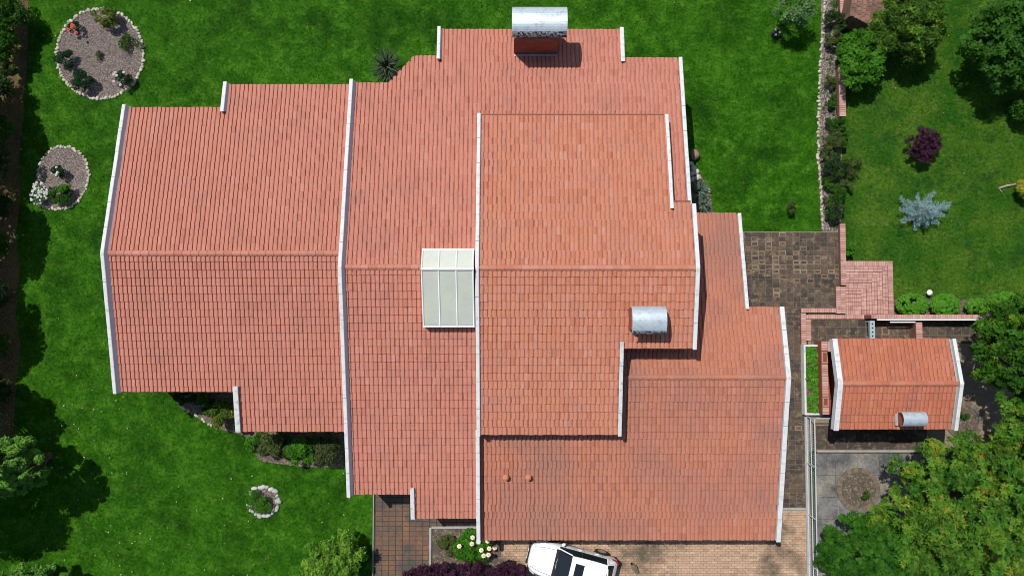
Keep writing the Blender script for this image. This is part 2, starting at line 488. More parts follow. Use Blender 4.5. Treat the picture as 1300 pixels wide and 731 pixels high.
MT['fl_red'] = M('petal_red', ((.70, .06, .04), (.75, .14, .09)), rough=.6)
MT['fl_white'] = M('petal_white', ((.75, .76, .72), (.68, .70, .66)), rough=.6)
MT['fl_pink'] = M('petal_pale_pink', ((.75, .58, .58), (.7, .6, .6)), rough=.6)
MT['fl_cream'] = M('petal_cream', ((.80, .68, .45), (.75, .70, .55)), rough=.6)
MT['fl_heart'] = M('flower_heart', ((.55, .28, .10), (.5, .25, .1)), rough=.7)


def grass_material(name, blade):
    m = bpy.data.materials.new(name)
    m.use_nodes = True
    nt = m.node_tree
    L = nt.links.new
    b = nt.nodes['Principled BSDF']
    b.inputs['Roughness'].default_value = .75
    b.inputs['Specular IOR Level'].default_value = .03
    geo = nt.nodes.new('ShaderNodeNewGeometry')

    def noise(sc, det=5.0, off=0.0):
        n = nt.nodes.new('ShaderNodeTexNoise')
        mp = nt.nodes.new('ShaderNodeMapping')
        mp.inputs['Location'].default_value = (off, off * .7, 0)
        L(geo.outputs['Position'], mp.inputs[0])
        n.inputs['Scale'].default_value = sc
        n.inputs['Detail'].default_value = det
        n.inputs['Roughness'].default_value = .65
        L(mp.outputs[0], n.inputs['Vector'])
        return n.outputs[0]

    def mr(v, lo, hi, a=0.0, c=1.0):
        x = nt.nodes.new('ShaderNodeMapRange')
        x.inputs[1].default_value = lo
        x.inputs[2].default_value = hi
        x.inputs[3].default_value = a
        x.inputs[4].default_value = c
        L(v, x.inputs[0])
        return x.outputs[0]

    def mix(fac, a, b_):
        x = nt.nodes.new('ShaderNodeMix')
        x.data_type = 'RGBA'
        L(fac, x.inputs[0])
        for i, q in ((6, a), (7, b_)):
            if isinstance(q, tuple):
                x.inputs[i].default_value = (*q, 1)
            else:
                L(q, x.inputs[i])
        return x.outputs[2]
    k = 1.0 if blade else .6

    def c_(r, g, b_):
        return (r * k, g * k, b_ * k)
    c = mix(mr(noise(.35), .35, .65), c_(.023, .106, .004), c_(.045, .168, .007))
    c = mix(mr(noise(1.6, 6, 7), .45, .66), c, c_(.080, .230, .014))
    c = mix(mr(noise(.45, 6, 21), .48, .66, 0, .85), c, c_(.014, .064, .004))
    # the upper lawn to the right of the rose border is drier and yellower
    sep = nt.nodes.new('ShaderNodeSeparateXYZ')
    L(geo.outputs['Position'], sep.inputs[0])
    ea = mr(sep.outputs[0], 15.4, 16.6)
    dry = mix(mr(noise(.5, 5, 33), .38, .62), c_(.030, .118, .009), c_(.085, .183, .017))
    dry = mix(mr(noise(1.6, 5, 3), .56, .72, 0, .75), dry, c_(.15, .19, .04))
    dry = mix(mr(noise(.8, 5, 13), .52, .66, 0, .8), dry, c_(.02, .085, .012))
    c = mix(ea, c, dry)
    c = mix(mr(noise(2.6, 3, 41), .66, .72, 0, .55), c, c_(.075, .25, .03))
    hs = nt.nodes.new('ShaderNodeHueSaturation')
    L(c, hs.inputs['Color'])
    if blade:
        at = nt.nodes.new('ShaderNodeAttribute')
        at.attribute_name = 'tint'
        mm = nt.nodes.new('ShaderNodeMath')
        mm.operation = 'MULTIPLY'
        L(mr(at.outputs['Fac'], 0, 1, .4, 2.0), mm.inputs[0])
        L(mr(noise(5.5, 5, 9), .3, .7, .68, 1.38), mm.inputs[1])
        L(mm.outputs[0], hs.inputs['Value'])
        tr = nt.nodes.new('ShaderNodeBsdfTranslucent')
        ms = nt.nodes.new('ShaderNodeMixShader')
        ms.inputs[0].default_value = .3
        L(hs.outputs[0], tr.inputs[0])
        L(b.outputs[0], ms.inputs[1])
        L(tr.outputs[0], ms.inputs[2])
        L(ms.outputs[0], nt.nodes['Material Output'].inputs[0])
    else:
        L(mr(noise(7, 6, 5), .28, .72, .4, 1.6), hs.inputs['Value'])
    L(hs.outputs[0], b.inputs['Base Color'])
    return m


MT['lawn'] = grass_material('lawn_ground', False)
MT['grass'] = grass_material('grass_blades', True)


# ================================================================== THE GROUND
def sheet(name, polypx, mat, z0, z1, label=None, kind='structure'):
    g = G()
    g.prism([P(a, b, z1) for a, b in polypx], z0, z1)
    return obj(name, g, mat, kind=kind)


g = G()
g.add([(-130, -110, 0), (130, -110, 0), (130, 110, 0), (-130, 110, 0)], [(0, 1, 2, 3)])
lawn = obj('lawn', g, MT['lawn'], kind='structure')

soil_strip = sheet('soil_strip', [(-160, -200), (38, -60), (36, 30), (34, 90), (31, 110), (30, 150), (24, 200), (26, 250), (20, 300), (25, 340), (20, 400), (26, 440), (20, 500), (17, 545), (6, 580), (-160, 640)],
                   MT['soilstrip'], -.05, .012)


def pave(parent, mat, jmat, rects, pw, ph, z, gap=.014, limit=300, name='paving_slab', running=False, tilt=.003, tintf=None, allstuff=False, clipf=None):
    """lay single slabs over world rectangles (x0,y0,x1,y1); the first `limit` by visibility are single parts, the rest one part"""
    pieces = []
    for (x0, y0, x1, y1) in rects:
        ny = max(1, round((y1 - y0) / ph))
        hh = (y1 - y0) / ny
        nx = max(1, round((x1 - x0) / pw))
        ww = (x1 - x0) / nx
        for j in range(ny):
            off = (ww / 2 if (running and j % 2) else 0)
            for i in range(nx + (1 if off else 0)):
                a = max(x0, x0 + i * ww - off)
                b = min(x1, x0 + (i + 1) * ww - off)
                if b - a < .03:
                    continue
                cx, cy = (a + b) / 2, y0 + (j + .5) * hh
                if clipf and not clipf(cx, cy):
                    continue
                t = random.random() if tintf is None else tintf(cx, cy)
                pieces.append((cx, cy, b - a - gap, hh - gap, t, random.uniform(-tilt, tilt)))
    stuff = G()
    vis = []
    for p in pieces:
        u, v = proj(p[0], p[1], z)
        vis.append(0 <= u <= 1300 and 0 <= v <= 731)
    order = sorted(range(len(pieces)), key=lambda i: (not vis[i], -pieces[i][2] * pieces[i][3]))
    keep = set() if allstuff else set(order[:limit])
    for i, p in enumerate(pieces):
        tgt = G() if i in keep else stuff
        tt = p[4]
        if isinstance(tt, tuple):
            cx, cy, dx, dy, zz = p[0], p[1], p[2] / 2, p[3] / 2, z + p[5]
            k = random.uniform(.022, .05)
            vs = [(cx + a * dx, cy + b * dy, zz - .045) for a, b in ((-1, -1), (1, -1), (1, 1), (-1, 1))]
            vs += [(cx + a * dx, cy + b * dy, zz - .005) for a, b in ((-1, -1), (1, -1), (1, 1), (-1, 1))]
            jx, jy = random.uniform(-.015, .015), random.uniform(-.015, .015)
            vs += [(cx + a * (dx - k) + jx, cy + b * (dy - k) + jy, zz) for a, b in ((-1, -1), (1, -1), (1, 1), (-1, 1))]
            for o_ in (0, 4):
                tgt.add(vs, [(o_ + e, o_ + (e + 1) % 4, o_ + (e + 1) % 4 + 4, o_ + e + 4) for e in range(4)], tt[0])
            tgt.add(vs, [(8, 9, 10, 11)], tt[1])
        else:
            tgt.box((p[0], p[1], z - .02 + p[5]), (p[2], p[3], .04), t=tt, bev=.006, rz=random.uniform(-.008, .008))
        if i in keep:
            obj(name, tgt, mat, parent, origin=(p[0], p[1], z - .04))
    if stuff.f:
        obj(name + '_field', stuff, mat, parent, kind='stuff')
    return len(pieces)


def rect(px0, py0, px1, py1, z=0.0):
    a = P(px0, py1, z)
    b = P(px1, py0, z)
    return (a[0], a[1], b[0], b[1])


# east terrace and the strip beside the house
terrace = sheet('terrace', [(890, 294), (1068, 294), (1068, 396), (1024, 396), (1024, 645), (890, 645)], MT['grout'], -.08, .02)


def ter_tint(x, y):
    u, v = proj(x, y)
    n = .5 + .5 * math.sin(x * 2.1 + math.sin(y * 1.7) * 1.3) * math.cos(y * 1.9 + x * .6)
    t = n * .4 + random.uniform(-.08, .42)
    # pale worn patches run across the middle of the terrace
    d = abs(v - (322 + (u - 946) * .2)) / 30
    rim = t
    if v < 395 and d < 1 and random.random() < .62 * (1.12 - d):
        rim = random.uniform(.8, 1.0)
        if random.random() < .3:
            t = random.uniform(.6, .95)
    elif random.random() < .2:
        rim = min(1, t + random.uniform(0, .4))
    return (min(1, max(0, rim)), min(1, max(0, t)))


xa = P(946, 300)[0]
xb = P(1066, 300)[0]
xc_ = P(1024, 500)[0]
rA = rect(946, 295, 1067, 395)
rB = rect(985, 395, 1023.5, 644)
pave(terrace, MT['paver'], None, [rA, rB], .352, .232, .045, gap=.017, tintf=ter_tint)

# yard south of the outbuilding, patio north of it
yard = sheet('yard', [(1026, 398), (1300, 398), (1300, 572), (1026, 572)], MT['grout'], -.08, .012)
pave(yard, MT['paver'], None, [rect(1029, 404, 1108, 436), rect(1109, 404, 1240, 436)], .38, .36, .036, gap=.02, tintf=ter_tint)
pave(yard, MT['paver'], None, [rect(1036, 540, 1176, 570)], .5, .4, .036, gap=.008, tintf=lambda x, y: random.uniform(0, .5), name='yard_slab')
patio = sheet('patio', [(1034, 573.5), (1330, 573.5), (1330, 800), (1034, 800)], MT['groutdark'], -.08, .008)
pave(patio, MT['concrete'], None, [rect(1036, 575, 1200, 800)], 1.12, 1.12, .03, gap=.012, tilt=.001, name='concrete_slab')
g = G()
r_ = rect(1036, 570.6, 1172, 573.2)
g.box(((r_[0] + r_[2]) / 2, (r_[1] + r_[3]) / 2, .05), (r_[2] - r_[0], r_[3] - r_[1], .18), bev=.01)
obj('step_edge', g, MT['curb'], patio)
r_ = rect(1044, 644, 1064, 663)
g = G()
fw = .06
for a in ((r_[0], (r_[1] + r_[3]) / 2, fw, r_[3] - r_[1]), (r_[2], (r_[1] + r_[3]) / 2, fw, r_[3] - r_[1]), ((r_[0] + r_[2]) / 2, r_[1], r_[2] - r_[0] - fw, fw), ((r_[0] + r_[2]) / 2, r_[3], r_[2] - r_[0] - fw, fw)):
    g.box((a[0], a[1], .034), (a[2], a[3], .016))
obj('manhole_frame', g, MT['manhole'], patio)

# driveway
driveway = sheet('driveway', [(560, 600), (1024, 600), (1024, 646), (1032, 646), (1032, 900), (560, 900)], MT['drivejoint'], -.08, .006)
g = G()
r_ = rect(990, 643.5, 1023.5, 647)
g.box(((r_[0] + r_[2]) / 2, (r_[1] + r_[3]) / 2, .03), (r_[2] - r_[0], r_[3] - r_[1], .09), bev=.01)
obj('drive_edge', g, MT['curb'], driveway)
pave(driveway, MT['drive'], None, [rect(606, 672, 988, 770), rect(988, 647.5, 1024, 770)], .27, .115, .028, gap=.012, running=True, name='driveway_brick')

# paved way to the lower left
way = sheet('paved_way', [(474, 600), (610, 600), (610, 900), (474, 900)], MT['groutdark'], -.08, .014)


def way_tint(x, y):
    u, v = proj(x, y)
    f = (u - 474) / 75
    return min(1, max(0, .05 + .6 * f * random.random() + random.uniform(0, .4)))


pave(way, MT['paverred'], None, [rect(476, 612, 546, 760), rect(546, 640, 605, 668)], .345, .232, .04, gap=.02, tintf=way_tint)
g = G()
r_ = rect(472.6, 600, 475.4, 780)
g.box(((r_[0] + r_[2]) / 2, (r_[1] + r_[3]) / 2, .0), (r_[2] - r_[0], r_[3] - r_[1], .16), bev=.01)
obj('way_curb', g, MT['curb'], way)

# ================================================================== ROOFS
SL = 0.2
CP, RP = .19, .333      # tile column pitch and row pitch
PROF = [(0.0, -.008), (.05, .026), (.15, .040), (.48, .046), (.78, .038), (.84, -.009), (1.0, -.011)]


def tile_geo(g, x0, y_lo, y_hi, zf, sgn, t, wscale=1.0, ylim=None):
    """one clay tile; y_lo = lower (eave side) end, y_hi = upper end"""
    jx, jz, jt = random.uniform(-.005, .005), random.uniform(-.003, .004), random.uniform(-.007, .007)
    vs = []
    ysh = sgn * random.uniform(-.008, .012)
    for (y, lift, e) in ((y_lo + ysh, .052, 1), (y_hi, .012, 0)):
        for (u, h) in PROF:
            xx = x0 + jx + jt * e + u * CP * wscale
            yy = y
            if ylim and e:
                yy = min(y, ylim(xx))
            vs.append((xx, yy, zf(yy) + lift + h + jz))
    n = len(PROF)
    for q, (u, h) in enumerate(PROF):
        yb = vs[q][1]
        vs.append((vs[q][0], yb + sgn * .022, zf(yb) + .004 + h * .55 + jz))
    fs = []
    for i in range(n - 1):
        if sgn > 0:
            fs.append((i + 1, i, i + n, i + n + 1))
            fs.append((i, i + 1, i + 1 + 2 * n, i + 2 * n))
        else:
            fs.append((i, i + 1, i + n + 1, i + n))
            fs.append((i + 1, i, i + 2 * n, i + 1 + 2 * n))
    g.add(vs, fs, t)


def slope(parent, x0, x1, yr, zr, sgn, eave, mat, stagger=0, dmin=None, keep=0, keeprange=None, s=SL, slant=False):
    """sgn=+1: slope runs down towards +y.  eave(x) -> horizontal distance ridge to eave"""
    zf = lambda y: zr - s * abs(y - yr)
    ncol = int(round((x1 - x0) / CP))
    cw = (x1 - x0) / ncol
    ws = cw / CP
    D = max(eave(x0 + (i + .5) * cw) for i in range(ncol))
    stuff = G()
    kept = 0
    nrow = int(math.ceil(D / RP))
    for j in range(nrow):
        dl, dh = D - j * RP, D - (j + 1) * RP - .05
        off = (cw * .5 * (j % 2)) if stagger == 1 else 0
        off += random.uniform(-.012, .012) if stagger else random.uniform(-.003, .003)
        if stagger == 3:
            off += random.uniform(0, .05)
        if stagger == 2:
            off += .012 * (j % 2)
        for i in range(ncol + (1 if off > .05 else 0)):
            xx = x0 + i * cw - off
            if xx + cw < x0 + .03 or xx > x1 - .03:
                continue
            xm = (max(xx, x0) + min(xx + cw, x1)) / 2
            e = eave(min(max(xm, x0 + .01), x1 - .01))
            lo = dmin(xm) if dmin else .04
            a, b = min(dl, e), max(dh, lo)
            if a - b < .09:
                continue
            t = min(1, max(0, random.gauss(.5, .2))) if random.random() > .03 else random.choice((0, 0, 1))
            xx2 = max(xx, x0 - .02)
            single = kept < keep and (keeprange is None or keeprange(xm, (a + b) / 2))
            tgt = G() if single else stuff
            tile_geo(tgt, xx2, yr + sgn * a, yr + sgn * b, zf, sgn, t, (min(x1 + .02, xx + cw) - xx2) / cw * ws, (lambda q: yr + eave(q)) if slant and xb1 - .3 < xm < xb2 + .3 else None)
            if single:
                kept += 1
                obj('roof_tile', tgt, mat, parent, origin=(xm, yr + sgn * a, zf(yr + sgn * a)))
    if stuff.f:
        obj('roof_tiles', stuff, mat, parent, kind='stuff')
    return D


def ridge_caps(parent, x0, x1, yr, zr, mat, n=None):
    L_ = .345
    n = n or int(round((x1 - x0) / L_))
    l = (x1 - x0) / n
    for i in range(n):
        g = G()
        a = x0 + i * l
        t = random.random()
        ns = 7
        vs = []
        for (x, r) in ((a - .015, .098), (a + l + .02, .116)):
            for k in range(ns + 1):
                th = PI * k / ns
                vs.append((x, yr - r * 1.05 * math.cos(th), zr + .03 + r * .95 * math.sin(th)))
        for k in range(ns + 1):
            th = PI * k / ns
            vs.append((a + l + .02, yr - .09 * math.cos(th), zr + .03 + .085 * math.sin(th)))
        m = ns + 1
        fs = []
        for k in range(ns):
            fs.append((k, k + m, k + m + 1, k + 1))
            fs.append((k + m, k + 2 * m, k + 2 * m + 1, k + m + 1))
        g.add(vs, fs, t)
        obj('ridge_tile', g, mat, parent, origin=(a, yr, zr))
    g = G()
    # mortar bed under the caps
    for sg in (-1, 1):
        vs = [(x0, yr, zr + .06), (x1, yr, zr + .06), (x1, yr + sg * .13, zr + .045), (x0, yr + sg * .13, zr + .045), (x1, yr + sg * .14, zr - .03), (x0, yr + sg * .14, zr - .03)]
        g.add(vs, [(0, 1, 2, 3), (3, 2, 4, 5)] if sg < 0 else [(3, 2, 1, 0), (5, 4, 2, 3)])
    obj('ridge_mortar', g, MT['mortar'], parent)


def deck(name, parent, pieces):
    """pieces: (x0,x1,y0,y1,zf) roof boards following the slope"""
    g = G()
    for (x0, x1, y0, y1, zf) in pieces:
        top = [(x0, y0, zf(y0)), (x1, y0, zf(y0)), (x1, y1, zf(y1)), (x0, y1, zf(y1))]
        bot = [(x, y, z - .14) for x, y, z in top]
        g.add(bot + top, [(3, 2, 1, 0), (4, 5, 6, 7)] + [(i, (i + 1) % 4, (i + 1) % 4 + 4, i + 4) for i in range(4)])
    return obj(name, g, MT['deck'], parent)


def parapet(parent, xc, wd, prof, zbot, mat='white', label=None, h=.2, fillet=0.0):
    """white verge wall running along y at x = xc; prof: [(y, roof z)]"""
    prof = sorted(prof)
    g = G()
    a, b = xc - wd / 2, xc + wd / 2
    n = len(prof)
    # wall
    vs, fs = [], []
    for x in (a + .015, b - .015):
        low = [(x, prof[-1][0], zbot), (x, prof[0][0], zbot)] if zbot is not None else [(x, y, z - .16) for y, z in prof[::-1]]
        vs += [(x, y, z + h - .05) for y, z in prof] + low
    m = n + len(low)
    fs.append(tuple(range(m)))
    fs.append(tuple(range(m, 2 * m))[::-1])
    for i in range(m):
        j = (i + 1) % m
        fs.append((i, i + m, j + m, j))
    g.add(vs, fs)
    o = obj('verge_parapet', g, MT[mat], parent, label=label)
    if fillet:
        sg = 1 if fillet > 0 else -1
        x0_, x1_ = xc + sg * (wd / 2 - .016), xc + sg * (wd / 2 + abs(fillet))
        vs = [(x0_, y, z + h - .055) for y, z in prof] + [(x1_, y, z + .045) for y, z in prof]
        fs = [((i, i + n, i + n + 1, i + 1) if sg > 0 else (i + 1, i + n + 1, i + n, i)) for i in range(n - 1)]
        g2 = G()
        g2.add(vs, fs)
        obj('flashing', g2, MT['fillet'], o)
    # capping stones
    g = G()
    for q in range(n - 1):
        (y0, z0), (y1, z1) = prof[q], prof[q + 1]
        if q == 0:
            y0, z0 = y0 - .03, z0 - .03 * (z1 - z0) / (y1 - y0)
        if q == n - 2:
            y1, z1 = y1 + .03, z1 + .03 * (z1 - z0) / (y1 - y0)
        k = max(1, int(round((y1 - y0) / 1.1)))
        for i in range(k):
            ya, yb = y0 + (y1 - y0) * i / k, y0 + (y1 - y0) * (i + 1) / k
            if i < k - 1:
                yb -= .016
            za, zb = z0 + (z1 - z0) * (ya - y0) / (y1 - y0) + h, z0 + (z1 - z0) * (yb - y0) / (y1 - y0) + h
            xm = xc + random.uniform(-.004, .004)
            bw = wd / 2
            vs = [(xm - bw, ya, za - .05), (xm + bw, ya, za - .05), (xm + bw, yb, zb - .05), (xm - bw, yb, zb - .05),
                  (xm - bw, ya, za - .012), (xm + bw, ya, za - .012), (xm + bw, yb, zb - .012), (xm - bw, yb, zb - .012),
                  (xm - bw + .02, ya, za), (xm + bw - .02, ya, za), (xm + bw - .02, yb, zb), (xm - bw + .02, yb, zb)]
            fs = [(3, 2, 1, 0), (8, 9, 10, 11)]
            for o_ in (0, 4):
                for e in range(4):
                    f = (e + 1) % 4
                    fs.append((o_ + e, o_ + f, o_ + f + 4, o_ + e + 4))
            g.add(vs, fs, random.random())
    obj('coping', g, MT[mat], o)
    return o


hc = P(570, 370, 0)
house = thing('house', 'large house under stepped terracotta tiled roofs with white parapets', 'house', (hc[0], hc[1], 0))

ZB, ZC, ZE = 5.0, 5.5, 3.7
YB = P(500, 339, ZB + .1)[1]
YC = P(740, 340, ZC + .1)[1]
YE = P(900, 479, ZE + .1)[1]
YA = P(290, 321.5, ZB)[1]
ZA = ZB - SL * (YA - YB)


def eN(px, py, yr, zr):     # distance ridge -> eave of a north slope through a picture point
    return PS(px, py, yr, zr + .06, -SL)[1] - yr


def eS(px, py, yr, zr):
    return yr - PS(px, py, yr, zr + .06, SL)[1]


XA0 = P(131, 320, ZA + .2)[0]
XAB = P(432, 330, ZB + .25)[0]
XBC = P(605.5, 340, ZC + .2)[0]
XBE = P(868.5, 150, ZB - SL * 7 + .2)[0]
XCE = P(886.5, 330, ZC + .2)[0]
XEE = P(1001.5, 480, ZE + .2)[0]
HW = .085
# ---- west wing
rfA = deck('roof', house, [(XA0, XAB, YA - .01, YA + eN(200, 138, YA, ZA) - .05, lambda y: ZA - SL * abs(y - YA)), (XA0, XAB, YA - eS(200, 495, YA, ZA) + .05, YA + .01, lambda y: ZA - SL * abs(y - YA))])
xa_n = PS(287, 120, YA, ZA, -SL)[0]
xa_s = PS(304, 520, YA, ZA, SL)[0]
dA1, dA2 = eN(220, 136.5, YA, ZA), eN(370, 107.5, YA, ZA)
dA3, dA4 = eS(220, 497, YA, ZA), eS(370, 547.5, YA, ZA)
slope(rfA, XA0 + HW, XAB - HW, YA, ZA, 1, lambda x: dA1 if x < xa_n else dA2, MT['tile_west'])
slope(rfA, XA0 + HW, XAB - HW, YA, ZA, -1, lambda x: dA3 if x < xa_s else dA4, MT['tile_west'])
zA = lambda y: ZA - SL * abs(y - YA)
for (x0, x1, y0, y1) in ((xa_n, XAB, YA + dA1 - .06, YA + dA2 - .05), (xa_s, XAB, YA - dA4 + .05, YA - dA3 + .06)):
    top = [(x0, y0, zA(y0) - .004), (x1, y0, zA(y0) - .004), (x1, y1, zA(y1) - .004), (x0, y1, zA(y1) - .004)]
    g = G()
    g.add([(x, y, z - .13) for x, y, z in top] + top, [(3, 2, 1, 0), (4, 5, 6, 7)] + [(i, (i + 1) % 4, (i + 1) % 4 + 4, i + 4) for i in range(4)])
    obj('eave_board', g, MT['deck'], rfA)
ridge_caps(rfA, XA0 + HW, XAB - HW, YA, ZA, MT['tile_west'])
pr = lambda y0, y1, zf, yr=None: [(y0, zf(y0)), (y1, zf(y1))] + ([(yr, zf(yr))] if yr is not None else [])
parapet(house, XA0, .15, pr(YA - dA3 - .04, YA + dA1 + .04, zA, YA), 0, h=.30, fillet=.10)
parapet(house, xa_n, .16, pr(YA + dA1 - .22, YA + dA2 + .04, zA), 0, h=.26, fillet=.08)
parapet(house, xa_s - .05, .22, pr(YA - dA4 + .02, YA - dA3 + .22, zA), 0, mat='whitegrey')

# ---- middle block
zB = lambda y: ZB - SL * abs(y - YB)
dB1, dB2, dB3 = eN(470, 104.5, YB, ZB), eN(540, 70.5, YB, ZB), eN(700, 37.5, YB, ZB)
dB4 = eN(830, 73.5, YB, ZB)
xb1 = PS(494, 104, YB, ZB, -SL)[0]
xb2 = PS(526, 71, YB, ZB, -SL)[0]
xb3 = PS(557.5, 60, YB, ZB, -SL)[0]
xb4 = PS(789.5, 60, YB, ZB, -SL)[0]


def eB(x):
    if x < xb1:
        return dB1
    if x < xb2:
        return dB1 + (dB2 - dB1) * (x - xb1) / (xb2 - xb1)
    if x < xb3:
        return dB2
    return dB3 if x < xb4 else dB4


dCN1 = eN(730, 147, YC, ZC)
dBlo = eN(730, 262, YB, ZB)
dBv = eN(730, 160, YB, ZB)
rfB = deck('roof', house, [(XAB, XBC, YB - .01, YB + dB1 - .05, zB), (XBC + .002, XBE, YB + dBlo - .3, YB + dB1 - .05, zB), (XAB, XBC, YB - eS(480, 624, YB, ZB), YB + .01, zB)])
slope(rfB, XAB + HW, XBC - HW, YB, ZB, 1, eB, MT['tile_west'], slant=True)
slope(rfB, XBC - HW, XBE - HW, YB, ZB, 1, eB, MT['tile_west'], stagger=3, dmin=lambda x: dBlo if x > XCE - 1.6 else dBv)
xb5 = PS(524.5, 640, YB, ZB, SL)[0]
dB5, dB6 = eS(480, 627, YB, ZB), eS(570, 657.5, YB, ZB)
slope(rfB, XAB + HW, XBC - HW, YB, ZB, -1, lambda x: dB5 if x < xb5 else dB6, MT['tile_west'])
for (x0, x1, y0, y1) in ((xb2, XBE, YB + dB1 - .06, YB + dB4 - .05), (xb3, xb4, YB + dB4 - .06, YB + dB3 - .05), (xb5, XBC, YB - dB6 + .05, YB - dB5 + .06)):
    top = [(x0, y0, zB(y0) - .004), (x1, y0, zB(y0) - .004), (x1, y1, zB(y1) - .004), (x0, y1, zB(y1) - .004)]
    g = G()
    g.add([(x, y, z - .13) for x, y, z in top] + top, [(3, 2, 1, 0), (4, 5, 6, 7)] + [(i, (i + 1) % 4, (i + 1) % 4 + 4, i + 4) for i in range(4)])
    obj('eave_board', g, MT['deck'], rfB)
ridge_caps(rfB, XAB + HW, XBC - .05, YB, ZB, MT['tile_west'])
parapet(house, XAB, .155, pr(YB - dB5 - .04, YB + dB1 + .02, zB, YB), 0, h=.36, mat='white', fillet=.10)
parapet(house, xb3, .15, pr(YB + dB2 - .22, YB + dB3 + .03, zB), 0, h=.28, fillet=.08)
parapet(house, xb4, .18, pr(YB + dB4 - .2, YB + dB3 + .02, zB), 0)
parapet(house, xb5, .18, pr(YB - dB6 + .02, YB - dB5 + .3, zB), 0, mat='whitegrey')
parapet(house, XBE, .16, pr(YB + dBlo - .1, YB + dB4 - .05, zB), 0)

# ---- tall middle block
zC = lambda y: ZC - SL * abs(y - YC)
dC1 = dCN1
dC2 = eN(870, 257, YC, ZC)
dC3, dC4 = eS(700, 551.5, YC, ZC), eS(840, 442, YC, ZC)
xc1 = PS(849.5, 200, YC, ZC + .15, -SL)[0]
xc2 = PS(788, 500, YC, ZC + .15, SL)[0]
rfC = deck('roof', house, [(XBC, xc1, YC - .01, YC + dC1 - .05, zC), (xc1 + .002, XCE, YC - .01, YC + dC2 - .05, zC), (XBC, XCE, YC - dC4 + .05, YC + .01, zC)])
g = G()
y0, y1 = YC - dC3 + .05, YC - dC4 + .06
top = [(XBC, y0, zC(y0) - .004), (xc2, y0, zC(y0) - .004), (xc2, y1, zC(y1) - .004), (XBC, y1, zC(y1) - .004)]
g.add([(x, y, z - .13) for x, y, z in top] + top, [(3, 2, 1, 0), (4, 5, 6, 7)] + [(i, (i + 1) % 4, (i + 1) % 4 + 4, i + 4) for i in range(4)])
obj('eave_board', g, MT['deck'], rfC)
slope(rfC, XBC + HW, XCE - HW, YC, ZC, 1, lambda x: dC1 if x < xc1 else dC2, MT['tile_mid'], stagger=2, keep=140, keeprange=lambda x, d: d < 1.6)
slope(rfC, XBC + HW, XCE - HW, YC, ZC, -1, lambda x: dC3 if x < xc2 else dC4, MT['tile_mid'], stagger=2, keep=140, keeprange=lambda x, d: d < 1.6)
ridge_caps(rfC, XBC + HW, XCE - HW, YC, ZC, MT['tile_mid'])
parapet(house, XBC, .155, pr(YC - dC3 - .02, YC + dC1 + .05, zC, YC), 2.2, mat='white', fillet=.04)
parapet(house, XCE, .165, pr(YC - dC4 - .02, YC + dC2 - .1, zC, YC), 2.2, mat='white')
parapet(house, xc1, .145, pr(YC + dC2 - .25, YC + dC1, zC), 2.2)
parapet(house, xc2, .155, pr(YC - dC3 - .02, YC - dC4 + .25, zC), 2.2, mat='whitegrey')
for (x0, x1, d) in ((XBC + .09, xc1 - .08, dC1), (xc1 + .09, XCE - .09, dC2)):
    g = G()
    y = YC + d
    g.box(((x0 + x1) / 2, y + .035, zC(y) - .02), (x1 - x0, .11, .06))
    obj('eave_strip', g, MT['deck'], rfC)
# upper walls of the tall block
g = G()
y0, y1 = YC - dC3 + .25, YC + dC1 - .3
g.box(((XBC + xc2) / 2, (y0 + y1) / 2, 2.6), (xc2 - XBC - .24, y1 - y0, 2.2))
y0, y1 = YC - dC4 + .25, YC + dC2 - .3
g.box(((xc2 + XCE) / 2 - .1, (y0 + y1) / 2, 2.7), (XCE - xc2 - .02, y1 - y0, 2.6))
obj('wall', g, MT['wall'], house)

# ---- east block
zE = lambda y: ZE - SL * abs(y - YE)
dE1, dE2 = eN(915, 270.5, YE, ZE), eN(970, 388.5, YE, ZE)
dE3 = eS(800, 685, YE, ZE)
xe1 = PS(943.5, 330, YE, ZE + .15, -SL)[0]
xeW = P(607, 620, ZE)[0]
rfE = deck('roof', house, [(xc2 - .1, XEE, YE - .01, YE + dE2 - .05, zE), (xeW, XEE, YE - dE3 + .05, YE + .01, zE)])
g = G()
y0, y1 = YE + dE2 - .06, YE + dE1 - .05
x0 = XCE - .4
top = [(x0, y0, zE(y0) - .004), (xe1, y0, zE(y0) - .004), (xe1, y1, zE(y1) - .004), (x0, y1, zE(y1) - .004)]
g.add([(x, y, z - .13) for x, y, z in top] + top, [(3, 2, 1, 0), (4, 5, 6, 7)] + [(i, (i + 1) % 4, (i + 1) % 4 + 4, i + 4) for i in range(4)])
obj('eave_board', g, MT['deck'], rfE)
slope(rfE, xc2 - .1, XEE - HW, YE, ZE, 1, lambda x: (dE1 if x > XCE - .3 else 1.9) if x < xe1 else dE2, MT['tile_east'], stagger=3)
slope(rfE, xeW + .05, XEE - HW, YE, ZE, -1, lambda x: dE3, MT['tile_east'], stagger=3, dmin=lambda x: .04 if x > xc2 - .2 else 1.9)
ridge_caps(rfE, xc2, XEE - HW, YE, ZE, MT['tile_east'])
parapet(house, xe1, .155, pr(YE + dE2 - .1, YE + dE1 - .05, zE), 0)
parapet(house, XEE, .2, pr(YE - dE3 - .02, YE + dE2 - .05, zE, YE), 0, h=.22)
parapet(house, xeW - .03, .17, [(YE - dE3 - .02, max(zE(YE - dE3), zB(YE - dE3 - .02))), (YC - dC3 + .1, zB(YC - dC3 + .1))], 0, h=.13)

# ---- ground floor walls
g = G()


def wl(x0, x1, y0, y1, z1):
    g.box(((x0 + x1) / 2, (y0 + y1) / 2, z1 / 2), (x1 - x0, y1 - y0, z1))


